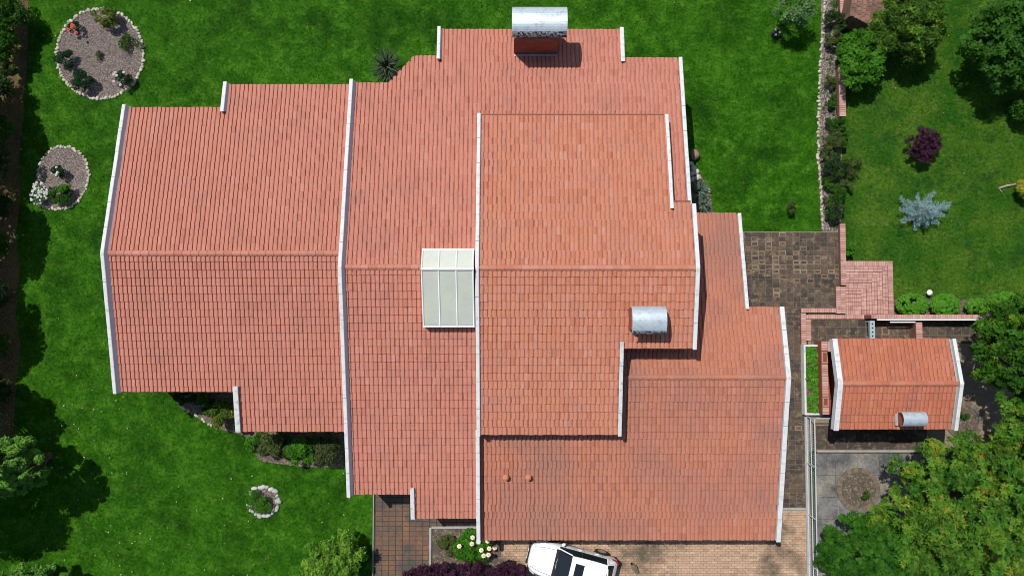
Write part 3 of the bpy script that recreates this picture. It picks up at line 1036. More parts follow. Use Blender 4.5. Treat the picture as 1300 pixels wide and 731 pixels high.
wl(XA0 + .1, XAB - .05, YA - dA3 + .35, YA + dA1 - .35, 3.1)
wl(xa_n + .1, XAB - .051, YA + dA1 - .36, YA + dA2 - .35, 2.9)
wl(xa_s + .1, XAB - .052, YA - dA4 + .4, YA - dA3 + .36, 2.8)
wl(XAB + .05, XBC, YB - dB5 + .4, YB + dB1 - .4, 2.65)
wl(xb2 + .1, XBE - .1, YB + dB1 - .41, YB + dB4 - .4, 2.3)
wl(xb3 + .05, xb4 - .05, YB + dB4 - .41, YB + dB3 - .35, 2.1)
wl(xb5 + .05, XBC - .002, YB - dB6 + .4, YB - dB5 + .41, 2.3)
wl(XBC + .01, XBE - .101, 1.0, YB + dB1 - .42, 2.45)
wl(xeW + .05, XEE - .1, YE - dE3 + .4, YE + dE2 - .4, 2.0)
wl(XCE - .5, xe1 - .05, YE + dE2 - .41, YE + dE1 - .35, 1.95)
obj('wall', g, MT['wall'], house)
# a few doors and windows on the outer walls, seen only from lower down
for (x, y, ww, zz) in ((XA0 + 4, YA - dA3 + .35, 1.4, 1.5), (XAB + 2.2, YB - dB5 + .4, 1.2, 1.4), (xeW + 4, YE - dE3 + .4, 2.4, 1.1), (xeW + 8, YE - dE3 + .4, 2.4, 1.1)):
    g = G()
    g.box((x, y - .03, zz), (ww, .06, 1.2))
    o = obj('window_frame', g, MT['frame'], house)
    g = G()
    g.box((x, y - .065, zz), (ww - .14, .02, 1.06))
    obj('pane', g, MT['carglass'], o)


# ---- chimneys
def brick_block(parent, x0, x1, y0, y1, z0, z1, name='chimney_stack', course=.075, bl=.22):
    g = G()
    g.box(((x0 + x1) / 2, (y0 + y1) / 2, (z0 + z1) / 2), (x1 - x0 - .016, y1 - y0 - .016, z1 - z0 - .01))
    o = obj(name, g, MT['brickmortar'], parent)
    g = G()
    n = int((z1 - z0) / course)
    for k in range(n):
        z = z0 + (k + .5) * course
        off = bl / 2 * (k % 2)
        for (ax, a0, a1, fix, sg) in (('x', x0, x1, y0, -1), ('x', x0, x1, y1, 1), ('y', y0 + .03, y1 - .03, x0, -1), ('y', y0 + .03, y1 - .03, x1, 1)):
            a = a0 - off
            while a < a1 - .02:
                b0, b1 = max(a, a0), min(a + bl, a1)
                if b1 - b0 > .03:
                    c = (b0 + b1) / 2
                    l = b1 - b0 - .012
                    p = .05
                    if ax == 'x':
                        g.box((c, fix - sg * p / 2 + sg * .006, z), (l, p, course - .012), t=random.random())
                    else:
                        g.box((fix - sg * p / 2 + sg * .006, c, z), (p, l, course - .012), t=random.random())
                a += bl
    obj('bricks', g, MT['brickred'], o, kind='stuff')
    return o


def vault_cap(parent, x0, x1, y0, y1, z, rise, mat, lichen=True, legs=True):
    """bent metal sheet, axis along x"""
    n = 18
    yc, hw = (y0 + y1) / 2, (y1 - y0) / 2
    pts = [(yc - hw * math.cos(PI * k / n), z + rise * math.sin(PI * k / n)) for k in range(n + 1)]
    pts_in = [(yc - (hw - .012) * math.cos(PI * k / n), z + (rise - .012) * math.sin(PI * k / n)) for k in range(n + 1)]
    g = G()
    vs = []
    xs = [x0, x0 + .03, (x0 + x1) / 2 - .008, (x0 + x1) / 2 + .008, x1 - .03, x1]
    for x in xs:
        lift = .006 if x in (xs[2], xs[3]) else 0
        vs += [(x, y, q + lift) for y, q in pts]
    m = n + 1
    fs = []
    for i in range(len(xs) - 1):
        for k in range(n):
            fs.append((i * m + k, (i + 1) * m + k, (i + 1) * m + k + 1, i * m + k + 1))
    b = len(vs)
    for x in (x0, x1):
        vs += [(x, y, q) for y, q in pts_in]
    for k in range(n):
        fs.append((b + k + 1, b + m + k + 1, b + m + k, b + k))
        fs.append((k, k + 1, b + k + 1, b + k))
        e = (len(xs) - 1) * m
        fs.append((e + k + 1, e + k, b + m + k, b + m + k + 1))
    g.add(vs, fs)
    o = obj('chimney_cap', g, MT[mat], parent, smooth=False)
    if lichen:
        g = G()
        kk = int(n * .22)
        vs, fs = [], []
        for x in (x0 + .02, x1 - .02):
            vs += [(x, y - .003, q + .004) for y, q in pts[:kk + 2]]
        mm = kk + 2
        for k in range(kk + 1):
            fs.append((k, mm + k, mm + k + 1, k + 1))
        g.add(vs, fs)
        obj('lichen_band', g, MT['galvold'], o)
    return o


# north chimney
xl, yf, zr_ = PS(652.5, 69.5, YB, ZB, -SL)
xr = PS(707, 69.5, YB, ZB, -SL)[0]
ztop = 4.8
ch = brick_block(house, xl, xr, yf, yf + 1.1, zr_ - .6, ztop)
g = G()
g.box(((xl + xr) / 2, yf - .07, zr_ + .10), (xr - xl, .10, .05))
obj('flashing', g, MT['lead'], ch)
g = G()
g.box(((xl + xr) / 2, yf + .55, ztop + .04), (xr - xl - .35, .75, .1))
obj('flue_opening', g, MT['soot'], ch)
c0 = P(650, 48, ztop + .1)
c1 = P(719.5, 8.5, ztop + .1)
vault_cap(ch, c0[0], c1[0], c0[1], c1[1] - .05, ztop + .1, .42, 'galv')
g = G()
for x in (xl + .12, xr - .12):
    for y in (yf + .1, yf + 1.0):
        g.box((x, y, ztop + .12), (.05, .05, .36))
obj('cap_leg', g, MT['lead'], ch, label='four short metal legs under the cap')

# chimney on the tall block
xl, yf, zr_ = PS(798, 421, YC, ZC, SL)
xr = PS(838, 421, YC, ZC, SL)[0]
ztop = 5.75
ch = brick_block(house, xl, xr, yf + .08, yf + 1.0, zr_ - .3, ztop)
c0 = P(797.5, 424, ztop + .1)
c1 = P(844.5, 388.5, ztop + .1)
vault_cap(ch, c0[0] + .12, c1[0], c0[1], c1[1], ztop + .1, .36, 'galv')
g = G()
for x in (xl + .1, xr - .1):
    for y in (yf + .16, yf + .92):
        g.box((x, y, ztop + .1), (.05, .05, .3))
obj('cap_leg', g, MT['lead'], ch, label='four short metal legs under the cap')
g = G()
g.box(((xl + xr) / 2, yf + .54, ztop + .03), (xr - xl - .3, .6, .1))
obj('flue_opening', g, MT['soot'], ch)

# skylight
sx0 = P(536.5, 340, ZB + .3)[0]
sx1 = XBC - .12
syr = P(570, 341.5, ZB + .85)[1]
sz = ZB + .85
syn = P(570, 316.5, ZB + .5)[1]
sys_ = P(570, 414, ZB + .05)[1]
zn, zs = ZB + .5, ZB + .05
skl = G()
for y, zt in ((syn, zn), (sys_, zs)):
    zb = zB(y) - .02
    skl.box(((sx0 + sx1) / 2, y, (zb + zt) / 2 - .02), (sx1 - sx0, .05, zt - zb))
vs = []
for x in (sx0, sx0 + .04):
    vs += [(x, syn, zn - .04), (x, syr, sz - .04), (x, sys_, zs - .04), (x, sys_, zB(sys_)), (x, YB, zB(YB)), (x, syn, zB(syn))]
skl.add(vs, [(0, 1, 2, 3, 4, 5), (11, 10, 9, 8, 7, 6)])
sk = obj('skylight', skl, MT['frame'], house)
cols = 3
for (ya, za, yb, zb, up) in ((syr, sz, syn, zn, 1), (syr, sz, sys_, zs, -1)):
    for i in range(cols):
        a = sx0 + (sx1 - sx0) * i / cols + .03
        b = sx0 + (sx1 - sx0) * (i + 1) / cols - .03
        g = G()
        y0, y1 = ya + (yb - ya) * .03, ya + (yb - ya) * .98
        z0, z1 = za + (zb - za) * .03, za + (zb - za) * .98
        vs = [(a, y0, z0), (b, y0, z0), (b, y1, z1), (a, y1, z1)]
        vs += [(x, y, z - .012) for x, y, z in vs]
        fs = [(0, 1, 2, 3), (7, 6, 5, 4), (0, 4, 5, 1), (1, 5, 6, 2), (2, 6, 7, 3), (3, 7, 4, 0)]
        g.add(vs, [f[::-1] for f in fs] if up > 0 else fs)
        obj('pane', g, MT['skyglass'], sk)
    g = G()
    for i in range(cols + 1):
        x = sx0 + (sx1 - sx0) * i / cols
        x = min(max(x, sx0 + .03), sx1 - .03)
        g.tube([(x, ya, za + .02), (x, yb, zb + .02)], .03, n=4)
    obj('glazing_bar', g, MT['frame'], sk)
g = G()
g.tube([(sx0, syr, sz + .02), (sx1, syr, sz + .02)], .06, n=6)
g.box(((sx0 + sx1) / 2, syn, zn), (sx1 - sx0, .07, .05))
g.box(((sx0 + sx1) / 2, sys_, zs), (sx1 - sx0, .07, .05))
obj('skylight_rail', g, MT['frame'], sk)

# two vent pipes
for (a, b) in ((642, 605), (670.5, 605)):
    x, y, z = PS(a, b, YE, ZE + .2, SL)
    g = G()
    g.lathe((x, y, z - .3), [(.085, 0), (.085, .38), (.125, .385), (.13, .45), (.06, .50)], n=14)
    obj('vent_pipe', g, MT['terracotta'], house, origin=(x, y, z - .3), smooth=False)

# ================================================================== OUTBUILDING
ZS = 3.0
YS = P(1145, 487, ZS + .1)[1]
oc = P(1140, 490, 0)
outb = thing('outbuilding', 'small outbuilding with its own orange tiled gable roof east of the house', 'outbuilding', (oc[0], oc[1], 0))
zS = lambda y: ZS - .24 * abs(y - YS)
XS0 = P(1067.5, 487, ZS + .2)[0]
XS1 = P(1222, 487, ZS + .2)[0]
dS1 = PS(1140, 430, YS, ZS + .06, -.24)[1] - YS
dS2 = YS - PS(1140, 544.5, YS, ZS + .06, .24)[1]
rfS = deck('roof', outb, [(XS0, XS1, YS - .01, YS + dS1 - .05, zS), (XS0, XS1, YS - dS2 + .05, YS + .01, zS)])
slope(rfS, XS0 + .12, XS1 - .12, YS, ZS, 1, lambda x: dS1, MT['tile_small'], stagger=3, keep=150, s=.24)
slope(rfS, XS0 + .12, XS1 - .12, YS, ZS, -1, lambda x: dS2, MT['tile_small'], stagger=3, keep=150, s=.24)
ridge_caps(rfS, XS0 + .12, XS1 - .12, YS, ZS, MT['tile_small'])
parapet(outb, XS0, .23, pr(YS - dS2 - .02, YS + dS1 - .02, zS, YS), None, h=.2)
parapet(outb, XS1, .16, pr(YS - dS2 - .02, YS + dS1 - .02, zS, YS), 0, h=.2)
g = G()
gx = XS1 - .15
vs = []
for x in (gx - .035, gx + .035):
    vs += [(x, YS - dS2, zS(YS - dS2) + .085), (x, YS, ZS + .085), (x, YS + dS1, zS(YS + dS1) + .085)]
g.add(vs, [(0, 3, 4, 1), (1, 4, 5, 2)])
obj('verge_gutter', g, MT['lead'], outb)
g = G()
g.box(((XS0 + XS1) / 2 + .4, (YS * 2 + dS1 - dS2) / 2, 1.2), (XS1 - XS0 - .96, dS1 + dS2 - .6, 2.4))
obj('wall', g, MT['brickred'], outb)
# chimney
xl, yf, zr_ = PS(1137, 538, YS, ZS, .24)
xr = PS(1162, 538, YS, ZS, .24)[0]
ch = brick_block(outb, xl, xr, yf, yf + .55, zr_ - .2, 3.15)
c0 = P(1143, 541, 3.2)
c1 = P(1173, 522, 3.2)
vault_cap(ch, c0[0], c1[0], c0[1], c1[1], 3.2, .3, 'galv', lichen=False)
g = G()
g.box((xl - .06, yf + .27, zr_ + .16), (.12, .62, .1))
g.box(((xl + xr) / 2, yf + .28, 3.17), (xr - xl - .1, .35, .08))
obj('flashing', g, MT['lead'], ch)


# ================================================================== BRICK WALLS, STEPS, PLANTER, BARBECUE
def brick_run(parent, x0, y0, x1, y1, z, along, bl=.22, bw=.11, name='brick', mat='brickpink', h=.06, single=True, gap=.012):
    """one layer of coping bricks over a world rectangle; along 'x' or 'y' = direction of the brick's long side"""
    lx, ly = (bl, bw) if along == 'x' else (bw, bl)
    nx, ny = max(1, round((x1 - x0) / lx)), max(1, round((y1 - y0) / ly))
    sx, sy = (x1 - x0) / nx, (y1 - y0) / ny
    out = G()
    for i in range(nx):
        for j in range(ny):
            g = G() if single else out
            c = (x0 + (i + .5) * sx, y0 + (j + .5) * sy, z - h / 2 + random.uniform(-.004, .004))
            g.box(c, (sx - gap, sy - gap, h), t=random.random(), bev=.006)
            if single:
                obj(name, g, MT[mat], parent, origin=(c[0], c[1], z - h))
    return out


def brick_wall(label, pxr, h, along, cat='wall', thick_off=0, single=True, ground=0.0, name='brick_wall', bl=.22):
    x0, y0, x1, y1 = rect(*pxr, z=h)
    t = thing(name, label, cat, ((x0 + x1) / 2, (y0 + y1) / 2, ground))
    g = G()
    g.box(((x0 + x1) / 2, (y0 + y1) / 2, (ground + h - .05) / 2), (x1 - x0 - .03, y1 - y0 - .03, h - .05 - ground))
    obj('wall_core', g, MT['brickpinkdark'], t)
    if single:
        brick_run(t, x0, y0, x1, y1, h, along, bl=bl)
    else:
        obj('bricks', brick_run(t, x0, y0, x1, y1, h, along, single=False), MT['brickpink'], t, kind='stuff')
    return t


brick_wall('low brick wall of pale red bricks beside the big bushes at the top of the rose border', (1066, 82, 1073, 148), .35, 'x')
brick_wall('low brick wall running down beside the dark paved terrace to the brick steps', (1068, 284, 1073.5, 362), .3, 'x')
brick_wall('short low brick wall along the left side of the brick steps', (1062, 363.5, 1073.4, 398), .22, 'x', bl=.24)
brick_wall('outer low brick wall, along the bottom edge of the dark paved terrace', (1017.5, 391, 1061.5, 397), .2, 'y', bl=.24)
brick_wall('outer low brick wall running down from the terrace corner to the white planter', (1017.5, 397.4, 1023.3, 437), .2, 'x', bl=.24)
brick_wall('inner low brick wall under the brick steps, above the small stained patio', (1023.8, 399.5, 1106, 405), .12, 'y', bl=.22)
brick_wall('inner low brick wall down the left side of the small stained patio', (1023.8, 405.4, 1029.5, 432), .12, 'x', bl=.24)

# brick steps: nested treads
x0, y0, x1, y1 = rect(1073.8, 331.5, 1132, 404.5, .2)
steps = thing('brick_steps', 'square flight of pink brick corner steps between terrace and upper lawn', 'steps', ((x0 + x1) / 2, (y0 + y1) / 2, 0))
g = G()
ring = .245
cx1, cy1 = x1, y1
for k in range(7):
    z = .30 - .04 * k
    a1, b1 = x1 - ring * k, y1 - (ring + .02) * k
    if k < 6:
        # top band and right band of this level
        for (q0, w0, q1, w1, al) in ((x0, b1 - ring - .02, a1 - ring, b1, 'x' if k else 'y'), (a1 - ring, y0, a1, b1, 'y' if k else 'x')):
            g.box(((q0 + q1) / 2, (w0 + w1) / 2, z / 2 - .03), (q1 - q0 - .004, w1 - w0 - .004, z - .06))
            brick_run(steps, q0, w0, q1, w1, z, al, single=True)
    else:
        g.box(((x0 + a1) / 2, (y0 + b1) / 2, z / 2 - .03), (a1 - x0 - .004, b1 - y0 - .004, max(.02, z - .06)))
        brick_run(steps, x0, y0, a1, b1, z, 'y', single=True)
obj('step_core', g, MT['brickpinkdark'], steps)

# upper garden wall with white edge
gw = brick_wall('long pink brick garden wall with white front edge behind the round box bushes', (1106.5, 399.2, 1258, 404.6), .85, 'y', name='garden_wall')
x0, y0, x1, y1 = rect(1114, 404.9, 1252, 406.6, .85)
g = G()
g.box(((x0 + x1) / 2, (y0 + y1) / 2, .81), (x1 - x0, y1 - y0, .06))
obj('white_edge', g, MT['frame'], gw)
# bed behind it
bed = sheet('planting_bed', [(1133, 380), (1300, 380), (1300, 400), (1133, 400)], MT['soil'], -.05, .02)

# white topped frame standing below the wall
x0, y0, x1, y1 = rect(1130, 408, 1162, 409.6, .8)
fr = thing('clothes_rail', 'white topped rail on black legs standing under the garden wall', 'rail', ((x0 + x1) / 2, (y0 + y1) / 2, 0.03))
g = G()
g.box(((x0 + x1) / 2, (y0 + y1) / 2, .8), (x1 - x0, y1 - y0, .05), bev=.01)
obj('rail', g, MT['frame'], fr)
for x in (x0 + .04, x1 - .04):
    g = G()
    g.tube([(x, (y0 + y1) / 2, .03), (x, (y0 + y1) / 2, .775)], .022, n=6)
    obj('leg', g, MT['black'], fr)
g = G()
g.tube([(x0 + .07, (y0 + y1) / 2, .35), (x1 - .07, (y0 + y1) / 2, .35)], .018, n=6)
obj('cross_bar', g, MT['black'], fr)

# steel channel with holes
x0, y0, x1, y1 = rect(1105, 407, 1110.5, 429.5, .6)
st = thing('steel_channel', 'pale blue steel channel with dark holes between garden wall and outbuilding', 'channel', ((x0 + x1) / 2, (y0 + y1) / 2, .03))
g = G()
g.box(((x0 + x1) / 2, (y0 + y1) / 2, .58), (x1 - x0, y1 - y0, .04))
for x in (x0 + .012, x1 - .012):
    g.box((x, (y0 + y1) / 2, .5), (.024, y1 - y0 - .01, .12))
for y in (y0 + .05, y1 - .05):
    g.box(((x0 + x1) / 2, y, .25), (.1, .06, .44))
obj('channel_body', g, MT['steel'], st)
for k in range(4):
    g = G()
    yy = y0 + (y1 - y0) * (k + .6) / 4.4
    g.lathe(((x0 + x1) / 2, yy, .598), [(.045, 0), (.045, .006)], n=10)
    obj('hole', g, MT['black'], st)
brick_wall('short brick pier linking the garden wall to the outbuilding roof edge', (1163.5, 408.5, 1171, 430), .6, 'x', name='brick_pier')

# planter
x0, y0, x1, y1 = rect(1021.5, 437.5, 1043.5, 526.5, .35)
pl = thing('planter', 'white edged planter packed with bright green ground cover', 'planter', ((x0 + x1) / 2, (y0 + y1) / 2, 0))
g = G()
tk = .09
g.box((x0 + tk / 2, (y0 + y1) / 2, .19), (tk, y1 - y0, .38))
g.box(((x0 + x1) / 2 + tk / 2, y1 - tk / 2, .189), (x1 - x0 - tk, tk, .378))
g.box(((x0 + x1) / 2 + tk / 2, y0 + tk / 2, .189), (x1 - x0 - tk, tk, .378))
obj('rim', g, MT['white'], pl)
g = G()
g.box(((x0 + x1) / 2 + .04, (y0 + y1) / 2, .16), (x1 - x0 - tk - .02, y1 - y0 - 2 * tk, .28))
obj('soil', g, MT['soil'], pl)
PLANTER = (x0 + tk, y0 + tk, x1, y1 - tk)

# barbecue
x0, y0, x1, y1 = rect(1044.5, 433, 1062, 526, .8)
bb = thing('brick_barbecue', 'red brick barbecue with open fire pits under the outbuilding gable', 'barbecue', ((x0 + x1) / 2, (y0 + y1) / 2, 0))
g = G()
cw_ = .3
g.box((x0 + cw_ / 2, (y0 + y1) / 2, .375), (cw_, y1 - y0, .75))
g.box(((x0 + cw_ + x1) / 2, y1 - .28, .3749), (x1 - x0 - cw_, .56, .7498))
g.box(((x0 + cw_ + x1) / 2, y0 + .35, .3749), (x1 - x0 - cw_, .70, .7498))
g.box(((x0 + cw_ + x1) / 2, (y0 + y1) / 2, .15), (x1 - x0 - cw_, y1 - y0 - 1.3, .3))
obj('base', g, MT['brickred'], bb)
for (ya, yb) in ((y0, y0 + .35), (y0 + .85, (y0 + y1) / 2 + .2), ((y0 + y1) / 2 + .2, y1 - 1.1), (y1 - .45, y1)):
    brick_run(bb, x0, ya, x0 + cw_, yb, .81, 'x', bl=.3, bw=.12)
brick_run(bb, x0 + cw_, y1 - .5, x1 - .02, y1, .81, 'x')
for (ya, yb) in ((y0 + .38, y0 + .82), (y1 - 1.05, y1 - .5)):
    g = G()
    for (cx, cy, sx, sy) in ((x0 + .03, (ya + yb) / 2, .06, yb - ya), (x0 + cw_ - .03, (ya + yb) / 2, .06, yb - ya), (x0 + cw_ / 2, ya + .03, cw_ - .12, .06), (x0 + cw_ / 2, yb - .03, cw_ - .12, .06)):
        g.box((cx, cy, .785), (sx, sy, .07))
    o = obj('fire_pit', g, MT['brickpink'], bb)
    g = G()
    g.box((x0 + cw_ / 2, (ya + yb) / 2, .755), (cw_ - .12, yb - ya - .12, .01))
    obj('ash_bed', g, MT['brickred'], o)
x, y = P(1057, 455, .7)
pot = thing('clay_pot', 'dark clay pot standing in the recess of the brick barbecue', 'pot', (x, y, .75))
g = G()
g.lathe((x, y, .75), [(.09, 0), (.14, .14), (.16, .24), (.13, .25), (.11, .2), (.02, .19)], n=14)
obj('pot_body', g, MT['boulder'], pot, smooth=False)

# brick stairs at the top
t0 = P(1100, 8, .4)
stairs = thing('brick_stairs', 'brown brick staircase with side wall at the top edge above the big bushes', 'stairs', (t0[0], t0[1], 0))
ang = R(-11)


def stp(u, v):
    return (t0[0] + u * math.cos(ang) - v * math.sin(ang), t0[1] + u * math.sin(ang) + v * math.cos(ang))


for k in range(9):
    g = G()
    u = -.95 + k * .30
    zt = .12 + .14 * (8 - k)
    c = stp(u, -.15)
    g.box((c[0], c[1], zt / 2), (.298, 1.5, zt), rz=ang)
    o = obj('step', g, MT['brickbrown'], stairs)
    g = G()
    for i in range(7):
        v = -.88 + i * .21 + .1
        c = stp(u - .015, v)
        g.box((c[0], c[1], zt + .012), (.255, .2, .03), rz=ang, t=random.random(), bev=.006)
    obj('tread_brick', g, MT['brickbrown'], o, kind='stuff')
for (v, wdt, up) in ((-1.03, .22, .10), (.72, .24, .22)):
    for k in range(13):
        g = G()
        u = -1.1 + k * .225 + .1
        zt = .12 + .14 * (8 - (u + .95) / .30) + up
        zt = max(.15, zt)
        c = stp(u, v)
        g.box((c[0], c[1], zt / 2), (.213, wdt, zt), rz=ang, t=random.random(), bev=.008)
        obj('side_wall_block', g, MT['brickbrown'], stairs)
brick_wall('short brick wall at the very top beside the staircase', (1067, -25, 1075, 19), .3, 'x')

# ================================================================== FENCE
fx = P(1024.5, 620, 0)[0]
fy0, fy1 = P(1024, 528, 0)[1], P(1024, 790, 0)[1]
fence = thing('metal_fence', 'pale grey metal fence with thin bars dividing driveway from patio', 'fence', (fx, (fy0 + fy1) / 2, 0))
FH = 1.0
ny = 4
post_y = [P(1024.5, v, 0)[1] for v in (528, 587, 652, 714, 780)]
for y in post_y:
    g = G()
    g.box((fx, y, FH / 2 + .01), (.05, .05, FH + .06))
    obj('post', g, MT['fence'], fence)
for z, hh in ((.1, .05), (.55, .03), (FH - .02, .05)):
    g = G()
    g.box((fx, (fy0 + fy1) / 2, z), (.04, fy0 - fy1, hh))
    obj('rail', g, MT['fence'], fence)
nb = 0
y = fy0 - .12
while y > fy1:
    g = G()
    g.box((fx, y, .54), (.011, .011, .86))
    obj('bar', g, MT['fence'], fence)
    y -= .115
a = P(1024.5, 528, 0)
b = P(1043, 531, 0)
g = G()
for z in (.1, FH - .02):
    g.box(((a[0] + b[0]) / 2, a[1] + .03, z), (b[0] - a[0], .035, .045))
obj('rail', g, MT['fence'], fence)
g = G()
g.box((fx, (fy0 + fy1) / 2, .03), (.2, fy0 - fy1, .14))
obj('footing', g, MT['curb'], fence)


# ================================================================== BEDS AND STONES
def stone_ring(label, pts, r, matname='stone', name='stone_edging', group=None, closed=True, zf=.0, jitter=.04, skip=0.0):
    """pts: world polyline; lays single stones end to end"""
    cx = sum(p[0] for p in pts) / len(pts)
    cy = sum(p[1] for p in pts) / len(pts)
    t = thing(name, label, 'stone edging', (cx, cy, 0), group)
    q = pts + ([pts[0]] if closed else [])
    carry = 0.0
    for (a, b) in zip(q[:-1], q[1:]):
        d = math.hypot(b[0] - a[0], b[1] - a[1])
        s = carry
        while s < d:
            f = s / d
            rr = r * random.uniform(.62, 1.25)
            if random.random() > skip:
                g = G()
                g.rock((a[0] + (b[0] - a[0]) * f + random.uniform(-jitter, jitter), a[1] + (b[1] - a[1]) * f + random.uniform(-jitter, jitter), rr * .35),
                       rr, (1.15, .9, .65), t=random.random())
                o = obj('stone', g, MT[matname], t, origin=(a[0] + (b[0] - a[0]) * f, a[1] + (b[1] - a[1]) * f, 0), smooth=True)
            s += rr * 1.75
        carry = s - d
    return t


def gravel_bed(name, poly, n, mat='gravel', zbase=.015, size=(.02, .045)):
    g = G()
    g.prism(poly, -.05, zbase)
    bed = obj(name, g, MT['soil'], kind='structure')
    xs = [p[0] for p in poly]
    ys = [p[1] for p in poly]
    pts = []
    while len(pts) < n:
        x, y = random.uniform(min(xs), max(xs)), random.uniform(min(ys), max(ys))
        ins = False
        j = len(poly) - 1
        for i in range(len(poly)):
            if (poly[i][1] > y) != (poly[j][1] > y) and x < (poly[j][0] - poly[i][0]) * (y - poly[i][1]) / (poly[j][1] - poly[i][1]) + poly[i][0]:
                ins = not ins
            j = i
        if ins:
            pts.append((x, y))
    g = G()
    for (x, y) in pts:
        s = random.uniform(*size)
        a = random.uniform(0, PI)
        ca, sa = math.cos(a) * s, math.sin(a) * s
        h = s * random.uniform(.5, 1.0)
        z = zbase - .003
        vs = [(x + ca, y + sa, z), (x - sa * .7, y + ca * .7, z), (x - ca, y - sa, z), (x + sa * .7, y - ca * .7, z), (x + random.uniform(-.3, .3) * s, y + random.uniform(-.3, .3) * s, z + h)]
        g.add(vs, [(0, 1, 4), (1, 2, 4), (2, 3, 4), (3, 0, 4)], random.random())
    obj('gravel', g, MT[mat], bed, kind='stuff')
    return bed


def ell(px, py, rx, ry, n=40, z=0.0, wob=0.0, rot=0.0):
    out = []
    for k in range(n):
        a = 2 * PI * k / n
        r = 1 + wob * math.sin(3 * a + 1)
        u, v = rx * r * math.cos(a), ry * r * math.sin(a)
        out.append(P(px + u * math.cos(rot) - v * math.sin(rot), py + u * math.sin(rot) + v * math.cos(rot), z))
    return out


gravel_bed('rose_bed', ell(127.5, 69, 55, 57), 9000)
stone_ring('ring of pale stones round the large circular rose bed', ell(127.5, 69, 55, 57), .085)
b2 = [(67, 189), (79, 186), (92, 188), (104, 196), (111, 208), (114, 222), (111, 236), (104, 250), (97, 258), (86, 265), (70, 266), (54, 263), (44, 256), (43, 246), (48, 232), (48, 219), (52, 206), (59, 196)]
gravel_bed('small_rose_bed', [P(*q) for q in b2], 4200)
stone_ring('egg shaped ring of pale stones round the smaller rose bed', [P(*q) for q in b2], .07)
gravel_bed('plant_circle', ell(336, 636, 19, 19, 24), 500, size=(.02, .04))
stone_ring('small ring of whitish stones round a lone plant on the lower lawn', ell(335, 636, 19.5, 19, 24), .12, 'greystone')
# border strip on the right
strip = [(1043, -40), (1042, 60), (1040, 140), (1039, 220), (1043, 294), (1069, 294), (1069, 210), (1067, 150), (1066, 80), (1068, -40)]
gravel_bed('garden_border', [P(*q) for q in strip], 6500)
stone_ring('long line of pale stones along the left edge of the shrub border', [P(*q) for q in ((1047, -10), (1046, 20), (1044, 45), (1042, 75), (1040, 110), (1039, 160), (1038, 200), (1041, 225), (1043, 260), (1044, 292))], .075, closed=False, skip=.12)
# beds under the south eaves
gravel_bed('eave_bed', [P(*q) for q in ((212, 480), (219, 500), (240, 523), (262, 537), (290, 548), (310, 552), (330, 585), (380, 592), (436, 594), (436, 520), (310, 480))], 1200, size=(.02, .04))
stone_ring('short row of pale stones edging the bed under the west eave', [P(*q) for q in ((226, 512), (238, 521), (250, 528), (262, 536), (276, 543))], .075, closed=False, skip=.25)
gravel_bed('rock_corner', [P(*q) for q in ((868, 200), (884, 212), (893, 228), (902, 245), (905, 272), (868, 272))], 400, size=(.02, .04))
rk = [(877, 208, .13), (880, 214, .15), (883, 219, .17), (878, 221, .14), (885, 226, .15), (879, 228, .13), (888, 226, .1), (899, 243, .13)]
stn = ['uppermost pale stone below the brown boulder by the parapet', 'second pale stone below the brown boulder', 'largest whitish stone in the heap beside the parapet', 'pale stone tight against the parapet in the small heap',
       'right hand stone of the heap just above the spiky plant', 'lowest stone of the heap tight against the parapet', 'smallest pebble at the outer edge of the stone heap', 'single pale stone at the right edge of the spiky plant']
for (a, b, r), lb in zip(rk, stn):
    x, y = P(a, b)
    g = G()
    g.rock((x, y, r * .45), r, (1.1, .9, .7), t=random.uniform(.4, 1))
    tag(obj('garden_stone', g, MT['stone'], smooth=True), lb, 'stone', 'stones beside the parapet')
x, y = P(882, 196.5, .2)
g = G()
g.rock((x, y, .22), .27, (1.08, .95, .85), t=.5)
tag(obj('boulder', g, MT['boulder'], smooth=True), 'smooth brown boulder on the lawn beside the white parapet', 'boulder')


# tree pit rings
def pit_ring(label, px, py, ro, ri, nseg, mat):
    x, y = P(px, py, .05)
    m = 34.2 / F
    t = thing('tree_pit', label, 'tree pit', (x, y, 0))
    g = G()
    g.lathe((x, y, 0), [(ri * m, .0), (ri * m, .045)], n=36)
    obj('mulch', g, MT['soil'], t)
    g = G()
    for i in range(260):
        a, r = random.uniform(0, 6.28), ri * m * math.sqrt(random.random()) * .95
        g.rock((x + r * math.cos(a), y + r * math.sin(a), .05), random.uniform(.018, .034), (1.3, .8, .4), t=random.random() * .75, sub=1)
    obj('wood_chips', g, MT['chips'], t, kind='stuff')
    for k in range(nseg):
        a0, a1 = 2 * PI * (k + .04) / nseg, 2 * PI * (k + .96) / nseg
        g = G()
        vs = []
        for z in (.0, .085 + random.uniform(-.008, .008)):
            for a, r in ((a0, ri), (a1, ri), (a1, ro), (a0, ro)):
                vs.append((x + r * m * math.cos(a), y + r * m * math.sin(a), z))
        g.add(vs, [(0, 1, 2, 3), (7, 6, 5, 4), (0, 4, 5, 1), (1, 5, 6, 2), (2, 6, 7, 3), (3, 7, 4, 0)], random.random())
        obj('edging_brick', g, MT[mat], t)
    return t


MT['tanbrick'] = M('tan_edging', ((.19, .155, .115), (.13, .105, .075)), rough=.9, scale=3, tint_cols=[(.09, .07, .052), (.16, .125, .09), (.24, .19, .135)], tint_amt=.6,
                   stain=(.11, .095, .08), stain_scale=2.5, stain_lo=.5, stain_hi=.66, fine=.3)
pit_ring('round brick edged tree pit in the middle of the concrete patio', 1089.5, 621, 27, 21.5, 56, 'tanbrick')
pit_ring('round tan edged tree pit half hidden behind the outbuilding gable', 1224, 533, 24, 18, 34, 'tanbrick')

